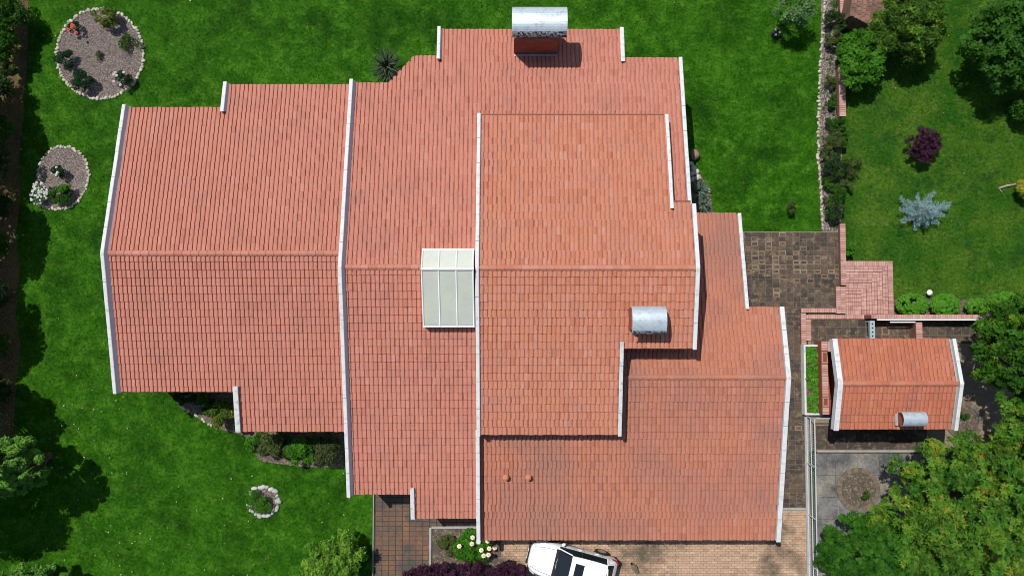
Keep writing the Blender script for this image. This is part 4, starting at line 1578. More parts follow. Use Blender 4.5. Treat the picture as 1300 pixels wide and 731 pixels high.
# curbed flower bed by the drive
x0, y0, x1, y1 = rect(546, 669, 607, 760, .1)
g = G()
g.box(((x0 + x1) / 2 + .5, (y0 + y1) / 2, .02), (x1 - x0 + 1.2, y1 - y0, .08))
fbed = obj('flower_bed', g, MT['soil'], kind='structure')
g = G()
g.box((x0, (y0 + y1) / 2, .06), (.11, y1 - y0, .2), bev=.01)
g.box(((x0 + x1) / 2 + .055, y1, .06), (x1 - x0 - .002, .11, .198), bev=.01)
obj('bed_curb', g, MT['curb'], fbed)


# ================================================================== PLANTS
def leaf_arrays(centers, radii, n, size, elong=1.7, up=.5, rnd=.6, seed=0, hollow=.65, core=None, flat=1.0, clumptint=.5, ros=1):
    """leaf quads spread over clumps; returns verts, faces, tint"""
    rg = np.random.default_rng(seed)
    n = n // ros
    centers = np.asarray(centers, float)
    radii = np.asarray(radii, float)
    w_ = radii ** 2
    idx = rg.choice(len(centers), n, p=w_ / w_.sum())
    d = rg.normal(size=(n, 3))
    d[:, 2] = np.where(rg.random(n) < .6, np.abs(d[:, 2]), d[:, 2])
    d /= np.linalg.norm(d, axis=1)[:, None]
    rr = radii[idx] * (hollow + (1.05 - hollow) * rg.random(n) ** .6)
    pos = centers[idx] + d * rr[:, None] * np.array([1, 1, flat])
    nrm = d + np.array([0, 0, up]) + rg.normal(size=(n, 3)) * rnd
    nrm /= np.linalg.norm(nrm, axis=1)[:, None]
    t1 = np.cross(nrm, rg.normal(size=(n, 3)))
    t1 /= np.linalg.norm(t1, axis=1)[:, None]
    ct = rg.random(len(centers))
    tint = np.clip(ct[idx] * clumptint + (1 - clumptint) * rg.random(n), 0, 1)
    if ros > 1:
        t2 = np.cross(nrm, t1)
        k = np.tile(np.arange(ros), n)
        a = 2 * PI * k / ros + rg.normal(size=n * ros) * .2
        t1 = np.repeat(t1, ros, 0) * np.cos(a)[:, None] + np.repeat(t2, ros, 0) * np.sin(a)[:, None]
        nrm = np.repeat(nrm, ros, 0)
        droop = rg.uniform(-.15, .55, n * ros)[:, None]
        t1 = t1 + nrm * droop
        t1 /= np.linalg.norm(t1, axis=1)[:, None]
        nrm = nrm - t1 * (nrm * t1).sum(1)[:, None]
        nrm /= np.linalg.norm(nrm, axis=1)[:, None]
        pos = np.repeat(pos, ros, 0) + t1 * size * elong * .5
        tint = np.clip(np.repeat(tint, ros) + rg.normal(size=n * ros) * .08, 0, 1)
        n = n * ros
    t2 = np.cross(nrm, t1)
    s = size * (.6 + .8 * rg.random(n))[:, None]
    v = np.empty((n, 4, 3))
    v[:, 0] = pos - t1 * s * elong * .5
    v[:, 1] = pos + t2 * s * .5 + nrm * s * .12
    v[:, 2] = pos + t1 * s * elong * .5
    v[:, 3] = pos - t2 * s * .5 + nrm * s * .12
    v[:, :, 2] = np.maximum(v[:, :, 2], .01)
    return v.reshape(-1, 3), np.arange(n * 4).reshape(n, 4), tint


def clumps(c, r, n, seed, cr=(.28, .42), zlo=-.3, fill=(.55, .9)):
    rg = np.random.default_rng(seed)
    out, rad = [], []
    k = 0
    while len(out) < n:
        d = rg.normal(size=3)
        d /= np.linalg.norm(d)
        if d[2] < zlo:
            continue
        f = rg.uniform(*fill)
        out.append([c[0] + d[0] * r[0] * f, c[1] + d[1] * r[1] * f, c[2] + d[2] * r[2] * f])
        rad.append(rg.uniform(*cr) * min(r[0], r[1]))
    return out, rad


SEED = [100]


def shrub(name, label, cat, px, py, rx, ry, h, mat, n=1500, size=.07, nc=18, group=None, stem='stem', zbase=0.0, elong=1.7, cr=(.28, .42), rot=0, up=.5, part='foliage', zlo=-.2, hollow=.6, trunk_r=.05, crown_z=None, limbs=4, fill=(.5, .85), rnd=.85, at_h=.55, ros=1, clumptint=.5):
    """px,py: middle of the crown in the picture, rx,ry: its half sizes in picture pixels"""
    SEED[0] += 1
    zc = zbase + h * at_h
    x, y = P(px, py, zc)
    m = (H - zc) / F
    RX, RY = rx * m, ry * m
    cz0 = zbase + (crown_z if crown_z is not None else h * .12)
    RZ = (zbase + h - cz0) / 2 * 1.05
    cc = (x, y, (zbase + h + cz0) / 2)
    t = thing(name, label, cat, (x, y, zbase), group)
    cs, rs = clumps(cc, (RX, RY, RZ), nc, SEED[0], cr=cr, zlo=zlo, fill=fill)
    # keep clumps inside the outline
    v, f, ti = leaf_arrays(cs, rs, int(n * 1.5), size * .8, elong=elong, seed=SEED[0], up=up, hollow=hollow, flat=min(1.0, RZ / max(RX, .01) * 1.1), rnd=rnd, ros=ros, clumptint=clumptint)
    obj(part, (v, f, ti), MT[mat], t)
    g = G()
    rg = random.Random(SEED[0])
    if crown_z is not None:
        g.tube([(x, y, zbase - .05), (x + rg.uniform(-.1, .1), y + rg.uniform(-.1, .1), cz0 * .6 + .3), (x, y, cc[2])], [trunk_r * 1.3, trunk_r, trunk_r * .6], n=8)
    for k in range(limbs):
        q = cs[rg.randrange(len(cs))]
        s0 = (x, y, zbase + (cz0 * .7 if crown_z is not None else 0))
        g.tube([s0, ((x + q[0]) / 2 + rg.uniform(-.1, .1), (y + q[1]) / 2, (s0[2] + q[2]) / 2 + .05), q], [trunk_r * .6, trunk_r * .4, trunk_r * .15], n=5)
    obj(stem, g, MT['bark'], t)
    return t, cc, (RX, RY, RZ), cs, rs


def add_flowers(t, spots, r, mat, heart=None, name='flower'):
    for (x, y, z) in spots:
        g = G()
        k = 7
        for ly, (sc, zz, ph) in enumerate(((1, 0, 0), (.65, .35, .4), (.35, .55, .9))):
            for i in range(k):
                a = 2 * PI * i / k + ph
                ca, sa = math.cos(a), math.sin(a)
                b0, rr = r * .15, r * sc
                vs = [(x, y, z + r * zz * .6), (x + rr * (ca * .7 - sa * .38), y + rr * (sa * .7 + ca * .38), z + r * (zz + .12)), (x + rr * ca, y + rr * sa, z + r * (zz * .8 + .03)),
                      (x + rr * (ca * .7 + sa * .38), y + rr * (sa * .7 - ca * .38), z + r * (zz + .12))]
                g.add(vs, [(0, 3, 2, 1)], random.random())
        o = obj(name, g, MT[mat], t, origin=(x, y, z))
        if heart:
            g = G()
            g.lathe((x, y, z + r * .35), [(r * .3, 0), (r * .28, r * .14), (r * .1, r * .22)], n=8)
            obj('flower_heart', g, MT[heart], o)


def crown_spots(cc, rr, n, seed, hi=.95):
    rg = random.Random(seed)
    out = []
    for i in range(n):
        a, q = rg.uniform(0, 2 * PI), math.sqrt(rg.random()) * .9
        out.append((cc[0] + rr[0] * q * math.cos(a), cc[1] + rr[1] * q * math.sin(a), cc[2] + rr[2] * math.sqrt(1 - q * q * .8) * hi))
    return out


# roses in the big circle
GRB = 'shrubs in the large rose bed'
t, cc, rr, _, _ = shrub('rose_bush', 'small rose bush with red flowers at the upper left of the large circle', 'rose bush', 95, 36, 9, 8, .6, 'lf_rose', 420, .05, 9, GRB)
add_flowers(t, [(*P(90, 31, .7), .62), (*P(93, 33, .7), .7), (*P(95, 41, .7), .6), (*P(84, 36, .7), .55), (*P(91, 35, .6), .6)], .085, 'fl_red')
shrub('flowering_shrub', 'largest dark shrub, at the top of the large circle', 'shrub', 134, 23, 21, 13, .9, 'lf_golden', 1500, .06, 16, GRB)
shrub('rose_bush', 'dark green rose bush at the left edge of the large circle', 'rose bush', 84, 76, 13, 12, .8, 'lf_rose', 1100, .06, 12, GRB)
shrub('rose_bush', 'grey green rose bush at the lower left of the large circle', 'rose bush', 105, 104, 15, 13, .8, 'lf_rose', 1300, .06, 14, GRB)
t, cc, rr, _, _ = shrub('rose_bush', 'rose bush with pale pink blooms at the lower right of the large circle', 'rose bush', 156, 101, 12, 11, .7, 'lf_rose', 900, .055, 11, GRB)
add_flowers(t, [(*P(146, 92, .7), .68), (*P(148, 96, .7), .7), (*P(144, 95, .6), .6), (*P(157, 92, .7), .7), (*P(153, 108, .6), .62), (*P(145, 104, .5), .55)], .07, 'fl_pink')
shrub('shrub', 'thin low shrub at the right edge of the large circle', 'shrub', 166, 56, 16, 14, .45, 'lf_mid', 620, .05, 11, GRB)
shrub('shrub', 'tiny plant in the bare centre of the large circle', 'plant', 124, 70, 7, 7, .3, 'lf_olive', 200, .045, 6, GRB)
# egg shaped bed
GRE = 'shrubs in the smaller rose bed'
t, cc, rr, _, _ = shrub('rose_bush', 'small white rose bush in the middle of the egg shaped bed', 'rose bush', 75, 218, 10, 9, .65, 'lf_rose', 620, .055, 9, GRE)
add_flowers(t, [(*P(70, 212, .7), .62), (*P(72, 219, .7), .66), (*P(71, 222, .6), .6), (*P(66, 219, .5), .5)], .07, 'fl_white')
shrub('shrub', 'green leafy shrub at the lower edge of the egg shaped bed', 'shrub', 76, 248, 17, 12, .6, 'lf_mid', 1300, .06, 14, GRE)
shrub('shrub', 'bright small shrub at the right of the egg shaped bed', 'shrub', 86, 241, 9, 10, .7, 'lf_bright', 600, .055, 8, GRE)
t, cc, rr, _, _ = shrub('white_rose_bush', 'sprawling bush covered in white flowers at the left of the egg shaped bed', 'rose bush', 51, 246, 13, 16, .5, 'lf_pale', 700, .05, 13, GRE)
add_flowers(t, crown_spots(cc, rr, 55, 5), .055, 'fl_white')

# plants under the south eaves
GE = 'shrubs under the south eaves'
shrub('shrub', 'dark low shrub in the shade under the west eave', 'shrub', 240, 504, 22, 10, .8, 'lf_dark', 1200, .07, 14, GE)
shrub('shrub', 'green and gold shrub beside the short grey parapet', 'shrub', 284, 524, 17, 20, 1.2, 'lf_golden', 2600, .08, 18, GE)
shrub('shrub', 'low dark green plant left of the green and gold shrub', 'shrub', 266, 520, 9, 10, .7, 'lf_mid', 700, .07, 9, GE)
shrub('shrub', 'olive brown shrub, left of the bright one below the eave', 'shrub', 350, 568, 20, 18, 1.2, 'lf_olive', 2600, .075, 18, GE)
shrub('shrub', 'bright yellow green shrub between two brownish ones below the eave', 'shrub', 381, 573, 18, 18, 1.2, 'lf_bright', 2600, .075, 16, GE)
shrub('shrub', 'dull brownish shrub against the long white parapet', 'shrub', 414, 572, 20, 20, 1.2, 'lf_brown', 2800, .075, 18, GE)
shrub('shrub', 'small light green plant at the left end of the bed below the eave', 'plant', 322, 562, 11, 11, .6, 'lf_bright', 700, .065, 9, GE)
shrub('shrub', 'spreading plant inside the small ring of whitish stones', 'plant', 328, 637, 19, 14, .5, 'lf_bright', 1700, .055, 22)

for i, (a, b, rx, ry, mt_, lb) in enumerate(((336, 556, 12, 9, 'lf_mid', 'dark green plant close under the eave above the olive shrub'), (364, 560, 12, 9, 'lf_olive', 'low plant wedged between the olive and the bright shrub'),
                                             (398, 559, 13, 9, 'lf_mid', 'green plant right under the eave behind the brownish shrub'), (305, 540, 9, 8, 'lf_mid', 'low green plant at the foot of the short grey parapet'), (262, 506, 14, 9, 'lf_mid', 'green plant in the eave shade right of the dark low shrub'))):
    shrub('shrub', lb, 'plant', a, b, rx, ry, .8, mt_, 1000, .07, 14, GE)

# yucca and agave
def spiky(name, label, px, py, r, h, n, mat, seed, wide=.05, loz=.15):
    rg = random.Random(seed)
    x, y = P(px, py, h * .4)
    t = thing(name, label, 'plant', (x, y, 0))
    m = 34 / F
    g = G()
    for i in range(n):
        a = rg.uniform(0, 2 * PI)
        e = rg.uniform(.15, 1.3)
        L_ = r * m * rg.uniform(.8, 1.15)
        d = (math.cos(a), math.sin(a))
        s = (-d[1], d[0])
        p0 = (x + d[0] * .05, y + d[1] * .05, loz)
        k1 = .55
        l1 = L_ * k1
        p1 = (x + d[0] * l1 * math.cos(e), y + d[1] * l1 * math.cos(e), loz + l1 * math.sin(e) * .9)
        p2 = (x + d[0] * L_ * math.cos(e * .75), y + d[1] * L_ * math.cos(e * .75), max(.03, loz + L_ * math.sin(e * .62) * .85))
        w1 = wide * .5
        vs = [(p0[0] + s[0] * w1, p0[1] + s[1] * w1, p0[2]), (p0[0] - s[0] * w1, p0[1] - s[1] * w1, p0[2]),
              (p1[0] - s[0] * w1, p1[1] - s[1] * w1, p1[2]), (p1[0] + s[0] * w1, p1[1] + s[1] * w1, p1[2]), p2]
        g.add(vs, [(0, 1, 2, 3), (3, 2, 4)], rg.random())
    obj('leaves', g, MT[mat], t)
    g = G()
    g.tube([(x, y, -.03), (x, y, loz + .1)], [.09, .06], n=7)
    obj('stem', g, MT['bark'], t)


spiky('yucca', 'dark spiky yucca poking out beside the slanted roof corner', 491, 84, 27, 1.1, 110, 'yucca', 3)
spiky('agave', 'grey green spiky plant among stones right of the parapet', 887, 243, 17, .8, 80, 'agave', 4, .07)
spiky('agave', 'smaller spiky plant tucked behind the lower white parapet', 893, 260, 13, .7, 60, 'agave', 5, .07)

# bottom of the picture
shrub('bush', 'large lime green bush at the bottom beside the paved way', 'bush', 424, 714, 42, 42, 2.0, 'lf_lime', 9000, .085, 130, trunk_r=.08, cr=(.13, .2), hollow=.3, fill=(.45, .93), ros=3)
GP = 'purple hedge along the bottom edge'
for i, (a, b, rx, ry, lb) in enumerate(((533, 728, 22, 18, 'leftmost bush of the purple hedge, over the paved way'), (562, 727, 19, 16, 'purple bush in the hedge just right of the curb'), (600, 728, 24, 19, 'purple hedge bush below the cream flowers'),
                                       (640, 727, 22, 16, 'purple hedge bush left of the white car'), (662, 730, 14, 18, 'last purple hedge bush, touching the nose of the white car'))):
    shrub('purple_bush', lb, 'bush', a, b, rx, ry, 1.2, 'lf_purple', 3600, .065, 56, GP, cr=(.15, .24), fill=(.35, .97), hollow=.2, ros=3)
shrub('shrub', 'olive low shrub in the curbed bed left of the cream flowers', 'shrub', 566, 692, 15, 13, .5, 'lf_olive', 1200, .06, 14)
t, cc, rr, _, _ = shrub('flowering_plant', 'leafy plant with big cream flowers by the roof corner', 'flowering plant', 600, 693, 27, 19, .8, 'lf_bright', 3400, .085, 34, fill=(.4, .92))
add_flowers(t, [(*P(a, b, .9), .88) for a, b in ((607.5, 687), (619, 686.5), (628, 695), (614, 705), (620, 704), (583, 693), (599, 690), (600, 682), (621, 696), (611, 698))], .12, 'fl_cream', 'fl_heart')

# right hand border and the upper lawn
GB = 'shrubs in the stone edged border'
shrub('shrub', 'dark low shrub left of the brick staircase', 'shrub', 1060, 28, 15, 13, 1.0, 'lf_dark', 1600, .06, 16, GB)
shrub('shrub', 'dull dark shrub between the staircase shrub and the bright bush', 'shrub', 1057, 50, 11, 12, .8, 'lf_olive', 900, .06, 12, GB)
shrub('bush', 'bright green broad leaved bush below the brick staircase', 'bush', 1090, 77, 32, 42, 1.9, 'lf_bright', 5000, .10, 90, None, trunk_r=.07, cr=(.14, .22), hollow=.2, fill=(.4, .92), ros=4, elong=1.9, rnd=.5)
shrub('bush', 'big dark bush with yellow green tips right of the staircase', 'bush', 1154, 38, 50, 48, 2.6, 'lf_darkyel', 11000, .08, 190, None, trunk_r=.1, cr=(.10, .17), elong=2.8, hollow=.15, fill=(.5, .95), ros=5, rnd=.5)
for a, b, rx, ry, mt_, lb in ((1054, 104, 8, 10, 'lf_olive', 'thin olive plant in the border beside the bright bush'), (1056, 130, 8, 11, 'lf_mid', 'thin green plant in the border beside the low brick wall'), (1049, 196, 8, 12, 'lf_olive', 'olive plant close to the stone line midway down the border'),
                              (1052, 232, 9, 11, 'lf_mid', 'green plant close to the stone line in the lower border'), (1072, 236, 10, 13, 'lf_olive', 'olive plant spilling out between the border and the upper lawn'), (1052, 258, 8, 11, 'lf_olive', 'small olive plant by the last stones above the terrace'), (1069, 178, 8, 13, 'lf_mid', 'green plant at the lawn side of the wispy shrub')):
    shrub('shrub', lb, 'plant', a, b, rx, ry, .6, mt_, 800, .055, 14, GB, cr=(.2, .34), fill=(.3, .95))
shrub('shrub', 'round green shrub in the border below the low brick wall', 'shrub', 1060, 157, 12, 11, .8, 'lf_mid', 1100, .06, 12, GB)
shrub('shrub', 'grey green wispy shrub midway down the border', 'shrub', 1058, 180, 14, 16, .8, 'lf_olive', 1100, .055, 14, GB)
shrub('shrub', 'dark tangled shrub in the lower border beside pale twigs', 'shrub', 1059, 212, 17, 18, .9, 'lf_dark', 1600, .06, 18, GB)
shrub('shrub', 'pale dry twiggy shrub spilling over onto the upper lawn', 'shrub', 1082, 212, 14, 16, .6, 'lf_brown', 700, .05, 12, GB)
shrub('shrub', 'small green shrub just above the purple black one', 'shrub', 1062, 248, 13, 14, .7, 'lf_mid', 1000, .055, 12, GB)
shrub('shrub', 'blackish shrub at the foot of the border by the terrace', 'shrub', 1060, 270, 14, 13, .8, 'lf_dark', 1200, .06, 12, GB)
shrub('shrub', 'bright narrow shrub beside the brick wall above the steps', 'shrub', 1079, 317, 6, 11, .7, 'lf_bright', 700, .06, 8)
shrub('purple_shrub', 'round purple shrub standing alone on the upper lawn', 'shrub', 1172, 184, 23, 21, 1.2, 'lf_purple', 4200, .065, 70, cr=(.13, .22), fill=(.3, .97), hollow=.2, ros=3)
shrub('sapling', 'small dark sapling alone on the lawn near the terrace', 'sapling', 1004, 263, 7, 9, .7, 'lf_brown', 260, .06, 7)
shrub('small_tree', 'airy pale green small tree at the top of the lawn', 'tree', 1003, 17, 33, 24, 2.2, 'lf_pale', 1500, .085, 34, None, 'trunk', crown_z=.9, trunk_r=.05, part='crown', cr=(.2, .3), zlo=-.5, limbs=8, hollow=.2)
x, y = P(985, 43, .1)
t = thing('tree_stump', 'dark charred stump on the lawn under the pale small tree', 'stump', (x, y, 0))
g = G()
g.lathe((x, y, -.03), [(.24, 0), (.22, .2), (.2, .26), (.12, .24)], n=9)
obj('stump', g, MT['soot'], t)
g = G()
for k in range(3):
    g.rock((x + .14 * math.cos(k * 2.1), y + .14 * math.sin(k * 2.1), .27), .07, t=random.random())
obj('stones_on_top', g, MT['greystone'], t)

# round box bushes
GX = 'clipped round bushes behind the garden wall'
for a, b, rx, ry, n, lb in ((1157.5, 386.5, 21.5, 14.5, 5200, 'clipped round bush nearest the brick steps'), (1199.5, 387, 20.5, 14.5, 5200, 'clipped round bush second from the brick steps, below the white lamp'),
                            (1240, 389.5, 15.5, 11.5, 3200, 'smallest clipped round bush, third from the brick steps'), (1276, 385, 23, 15, 4600, 'round bush merging with the big tree at the end of the garden wall')):
    shrub('box_bush', lb, 'bush', a, b, rx, ry, .8, 'lf_box', n, .05, 110, GX, cr=(.15, .2), fill=(.8, .86), rnd=.7, elong=1.4, up=1.3)

# blue spruce
x, y = P(1168, 270, .5)
t = thing('blue_spruce', 'silvery blue young spruce with star shaped branches on the upper lawn', 'spruce', (x, y, 0))
rg = random.Random(11)
g = G()
wood = G()
wood.tube([(x, y, -.03), (x, y, 1.5)], [.05, .01], n=6)
for lev, (z, L_, nb_) in enumerate(((.25, 1.2, 9), (.5, 1.0, 8), (.8, .75, 7), (1.1, .5, 6), (1.35, .28, 5))):
    for k in range(nb_):
        a = 2 * PI * (k + rg.random() * .6) / nb_ + lev
        l = L_ * rg.uniform(.6, 1.15)
        if lev < 2 and abs(((a - .35 + PI) % (2 * PI)) - PI) < .25:
            l = 1.5
        d = Vector((math.cos(a), math.sin(a), .12))
        base = Vector((x, y, z))
        wood.tube([tuple(base), tuple(base + d * l)], [.014, .005], n=4)
        nside = int(l / .085)
        for q in range(nside):
            f = .18 + .82 * q / max(1, nside)
            pb = base + d * l * f
            for sgn in (-1, 1):
                sd_ = Vector((-d.y * sgn, d.x * sgn, 0)) * .8 + Vector((d.x, d.y, 0)) * .7
                ll = l * (.27 * (1.05 - f) + .04) * rg.uniform(.5, 1.2)
                tip = pb + sd_ * ll
                nn = max(2, int(ll / .035))
                for w2 in range(nn):
                    c = pb + (tip - pb) * ((w2 + .5) / nn)
                    for e in range(3):
                        dv = Vector((rg.uniform(-1, 1), rg.uniform(-1, 1), rg.uniform(0, .9))).normalized() * .07 + sd_ * .03
                        sw = Vector((-dv.y, dv.x, 0)).normalized() * .011
                        g.add([tuple(c - sw), tuple(c + sw), tuple(c + dv)], [(0, 1, 2)], rg.random())
obj('needles', g, MT['lf_blue'], t)
obj('trunk', wood, MT['bark'], t)

# golden conifer with dead branch
shrub('golden_conifer', 'small golden yellow conifer at the right edge of the upper lawn', 'conifer', 1298, 241, 11, 13, .9, 'lf_yellow', 1100, .06, 12, elong=3)
g = G()
a = P(1268, 239, .1)
b = P(1290, 234, .1)
g.tube([(a[0], a[1], .06), ((a[0] + b[0]) / 2, (a[1] + b[1]) / 2 + .03, .08), (b[0], b[1], .07)], [.05, .06, .04], n=7)
g.tube([(a[0] + .05, a[1], .06), (a[0] + .2, a[1] - .22, .05)], [.035, .015], n=6)
tag(obj('dead_branch', g, MT['deadwood']), 'grey dead branch lying on the grass left of the golden conifer', 'branch')

# garden lamp
x, y = P(1180.5, 371.5, .3)
t = thing('garden_lamp', 'little white dome garden lamp above the clipped bushes', 'lamp', (x, y, 0))
g = G()
g.lathe((x, y, .28), [(.14, 0), (.15, .02), (.10, .07), (.04, .11), (.012, .12)], n=16)
obj('lamp_shade', g, MT['frame'], t, smooth=True)
g = G()
g.tube([(x, y, -.03), (x, y, .28)], .03, n=8)
obj('post', g, MT['frame'], t)

# pit plant
shrub('plant', 'small green plant in the tree pit of the concrete patio', 'plant', 1098, 628, 9, 6, .4, 'lf_mid', 420, .05, 8, zbase=.04)
shrub('plant', 'low plant in the pit behind the outbuilding gable', 'plant', 1222, 528, 9, 8, .3, 'lf_mid', 380, .05, 7, zbase=.04)

# planter cover
rg = np.random.default_rng(3)
n = 5200
x0, y0, x1, y1 = PLANTER
cs = np.column_stack([rg.uniform(x0 + .05, x1 - .05, 160), rg.uniform(y0 + .05, y1 - .05, 160), rg.uniform(.26, .36, 160)])
v, f, ti = leaf_arrays(cs, np.full(160, .1), n, .06, seed=9)
obj('ground_cover', (v, f, ti), MT['lf_box'], pl, kind='stuff')


# ---- trees
def tree(name, label, px, py, rx, ry, h, mat, n, size, nc, crown_z, group=None, tr=.16, cr=(.2, .3), elong=1.9, zlo=-.25, at_h=.62, fill=(.6, .92), hollow=.55, ros=1, up=.5, rnd=.85, clumptint=.5):
    return shrub(name, label, 'tree', px, py, rx, ry, h, mat, n, size, nc, group, 'trunk', crown_z=crown_z, trunk_r=tr, part='crown', cr=cr, elong=elong, zlo=zlo, limbs=10, at_h=at_h, fill=fill, hollow=hollow, ros=ros, up=up, rnd=rnd, clumptint=clumptint)


tree('leafy_tree', 'large yellow green tree spreading over the lower right corner', 1225, 645, 106, 94, 4.6, 'lf_chest', 38000, .08, 270, .9, tr=.2, cr=(.085, .135), hollow=.5, fill=(.5, 1.02), elong=2.7, ros=6, up=.55, rnd=.6, clumptint=.5)
tree('leafy_tree', 'yellow green tree crown at the right edge beside the outbuilding', 1308, 565, 46, 72, 4.2, 'lf_chest', 14000, .08, 125, .9, tr=.16, cr=(.11, .18), hollow=.5, fill=(.5, 1.02), elong=2.7, ros=6, up=.55, rnd=.6, clumptint=.5)
tree('evergreen_tree', 'dense dark green round tree at the bottom beside the fence', 1108, 714, 76, 62, 3.6, 'lf_euo', 24000, .085, 300, .5, tr=.15, cr=(.08, .13), hollow=.3, fill=(.6, .95), ros=6, elong=2.2, up=.5, rnd=.4)
tree('evergreen_tree', 'dark green tree with yellow sprigs above the yellow green crowns', 1290, 445, 58, 68, 4.4, 'lf_euoyel', 19000, .09, 220, .6, tr=.18, cr=(.09, .16), hollow=.2, fill=(.5, .97), ros=6, elong=2.3, up=.5, rnd=.5)
tree('broadleaf_tree', 'big deep green tree in the top right corner', 1292, 44, 60, 64, 4.4, 'lf_corner', 15000, .10, 150, .5, tr=.14, cr=(.12, .2), hollow=.15, zlo=-.8, up=.8, fill=(.4, .97), ros=5, elong=2.2, rnd=.5)
shrub('bush', 'dark bush at the right edge under the corner tree', 'bush', 1302, 138, 20, 22, 1.2, 'lf_mid', 2400, .09, 30)
tree('pine_tree', 'grey green tree with golden new shoots at the left edge', -4, 598, 44, 37, 5.6, 'lf_glauc', 13000, .10, 120, .2, tr=.14, elong=3, cr=(.12, .2), hollow=.2, zlo=-.8, up=.9)
tree('pine_tree', 'grey green sprigs of a second tree at the bottom left corner', 38, 742, 46, 28, 2.4, 'lf_glauc', 5000, .10, 60, .3, tr=.12, elong=3, cr=(.14, .24), hollow=.2)
GL = 'shrubs along the left edge'
shrub('shrub', 'dark leafy shrub in the top left corner', 'shrub', 10, 16, 27, 26, 1.9, 'lf_mid', 3800, .085, 30, GL)
shrub('shrub', 'second dark shrub down the left edge from the corner', 'shrub', 8, 58, 22, 20, 1.7, 'lf_mid', 3000, .085, 26, GL)
shrub('shrub', 'thin dark shrub on the bare soil, left of the rose circle', 'shrub', -2, 110, 22, 22, 1.7, 'lf_dark', 2000, .08, 20, GL)
shrub('shrub', 'shaded shrub on the soil strip just above the egg shaped bed', 'shrub', -8, 205, 26, 40, 2.2, 'lf_dark', 3000, .085, 26, GL)
shrub('shrub', 'small bright shrub halfway down the left edge', 'shrub', 2, 438, 12, 20, 1.2, 'lf_mid', 1500, .08, 14, GL)
for a, b, rx, ry, mt_, lb in ((6, 160, 13, 17, 'lf_mid', 'shaded green shrub on the soil strip between the two rose beds'), (2, 262, 14, 16, 'lf_dark', 'dark shrub on the soil strip level with the bottom of the egg shaped bed'), (4, 312, 13, 15, 'lf_mid', 'green shrub on the soil strip level with the west ridge'),
                            (0, 372, 15, 18, 'lf_dark', 'dark shrub on the soil strip above the small bright shrub'), (2, 492, 14, 18, 'lf_dark', 'dark shrub on the soil strip just above the grey green tree'), (14, 88, 10, 9, 'lf_olive', 'low olive shrub at the lawn edge below the two corner shrubs')):
    shrub('shrub', lb, 'shrub', a, b, rx, ry, 1.1, mt_, 1700, .075, 22, GL)
# the row of taller trees just beyond the left edge that shades the soil strip
for (a, b, rx, ry, h, lb) in ((-86, 130, 52, 70, 5.2, 'dark hedge tree beyond the left edge level with the rose circle'), (-84, 262, 50, 66, 5.2, 'dark hedge tree beyond the left edge level with the egg shaped bed'),
                              (-86, 395, 48, 60, 5.0, 'dark hedge tree beyond the left edge level with the west gable'), (-88, 512, 52, 50, 6.0, 'dark hedge tree beyond the left edge above the grey green tree'), (-96, 640, 66, 60, 6.4, 'dark hedge tree beyond the lower left corner')):
    tree('hedge_tree', lb, a, b, rx, ry, h, 'lf_dark', 8000, .14, 90, .3, 'hedge trees beyond the left edge', tr=.15, cr=(.18, .28))
tree('hedge_tree', 'low dark tree tops below the bottom edge of the lower lawn', 270, 775, 55, 30, 2.6, 'lf_dark', 4500, .12, 40, .6)

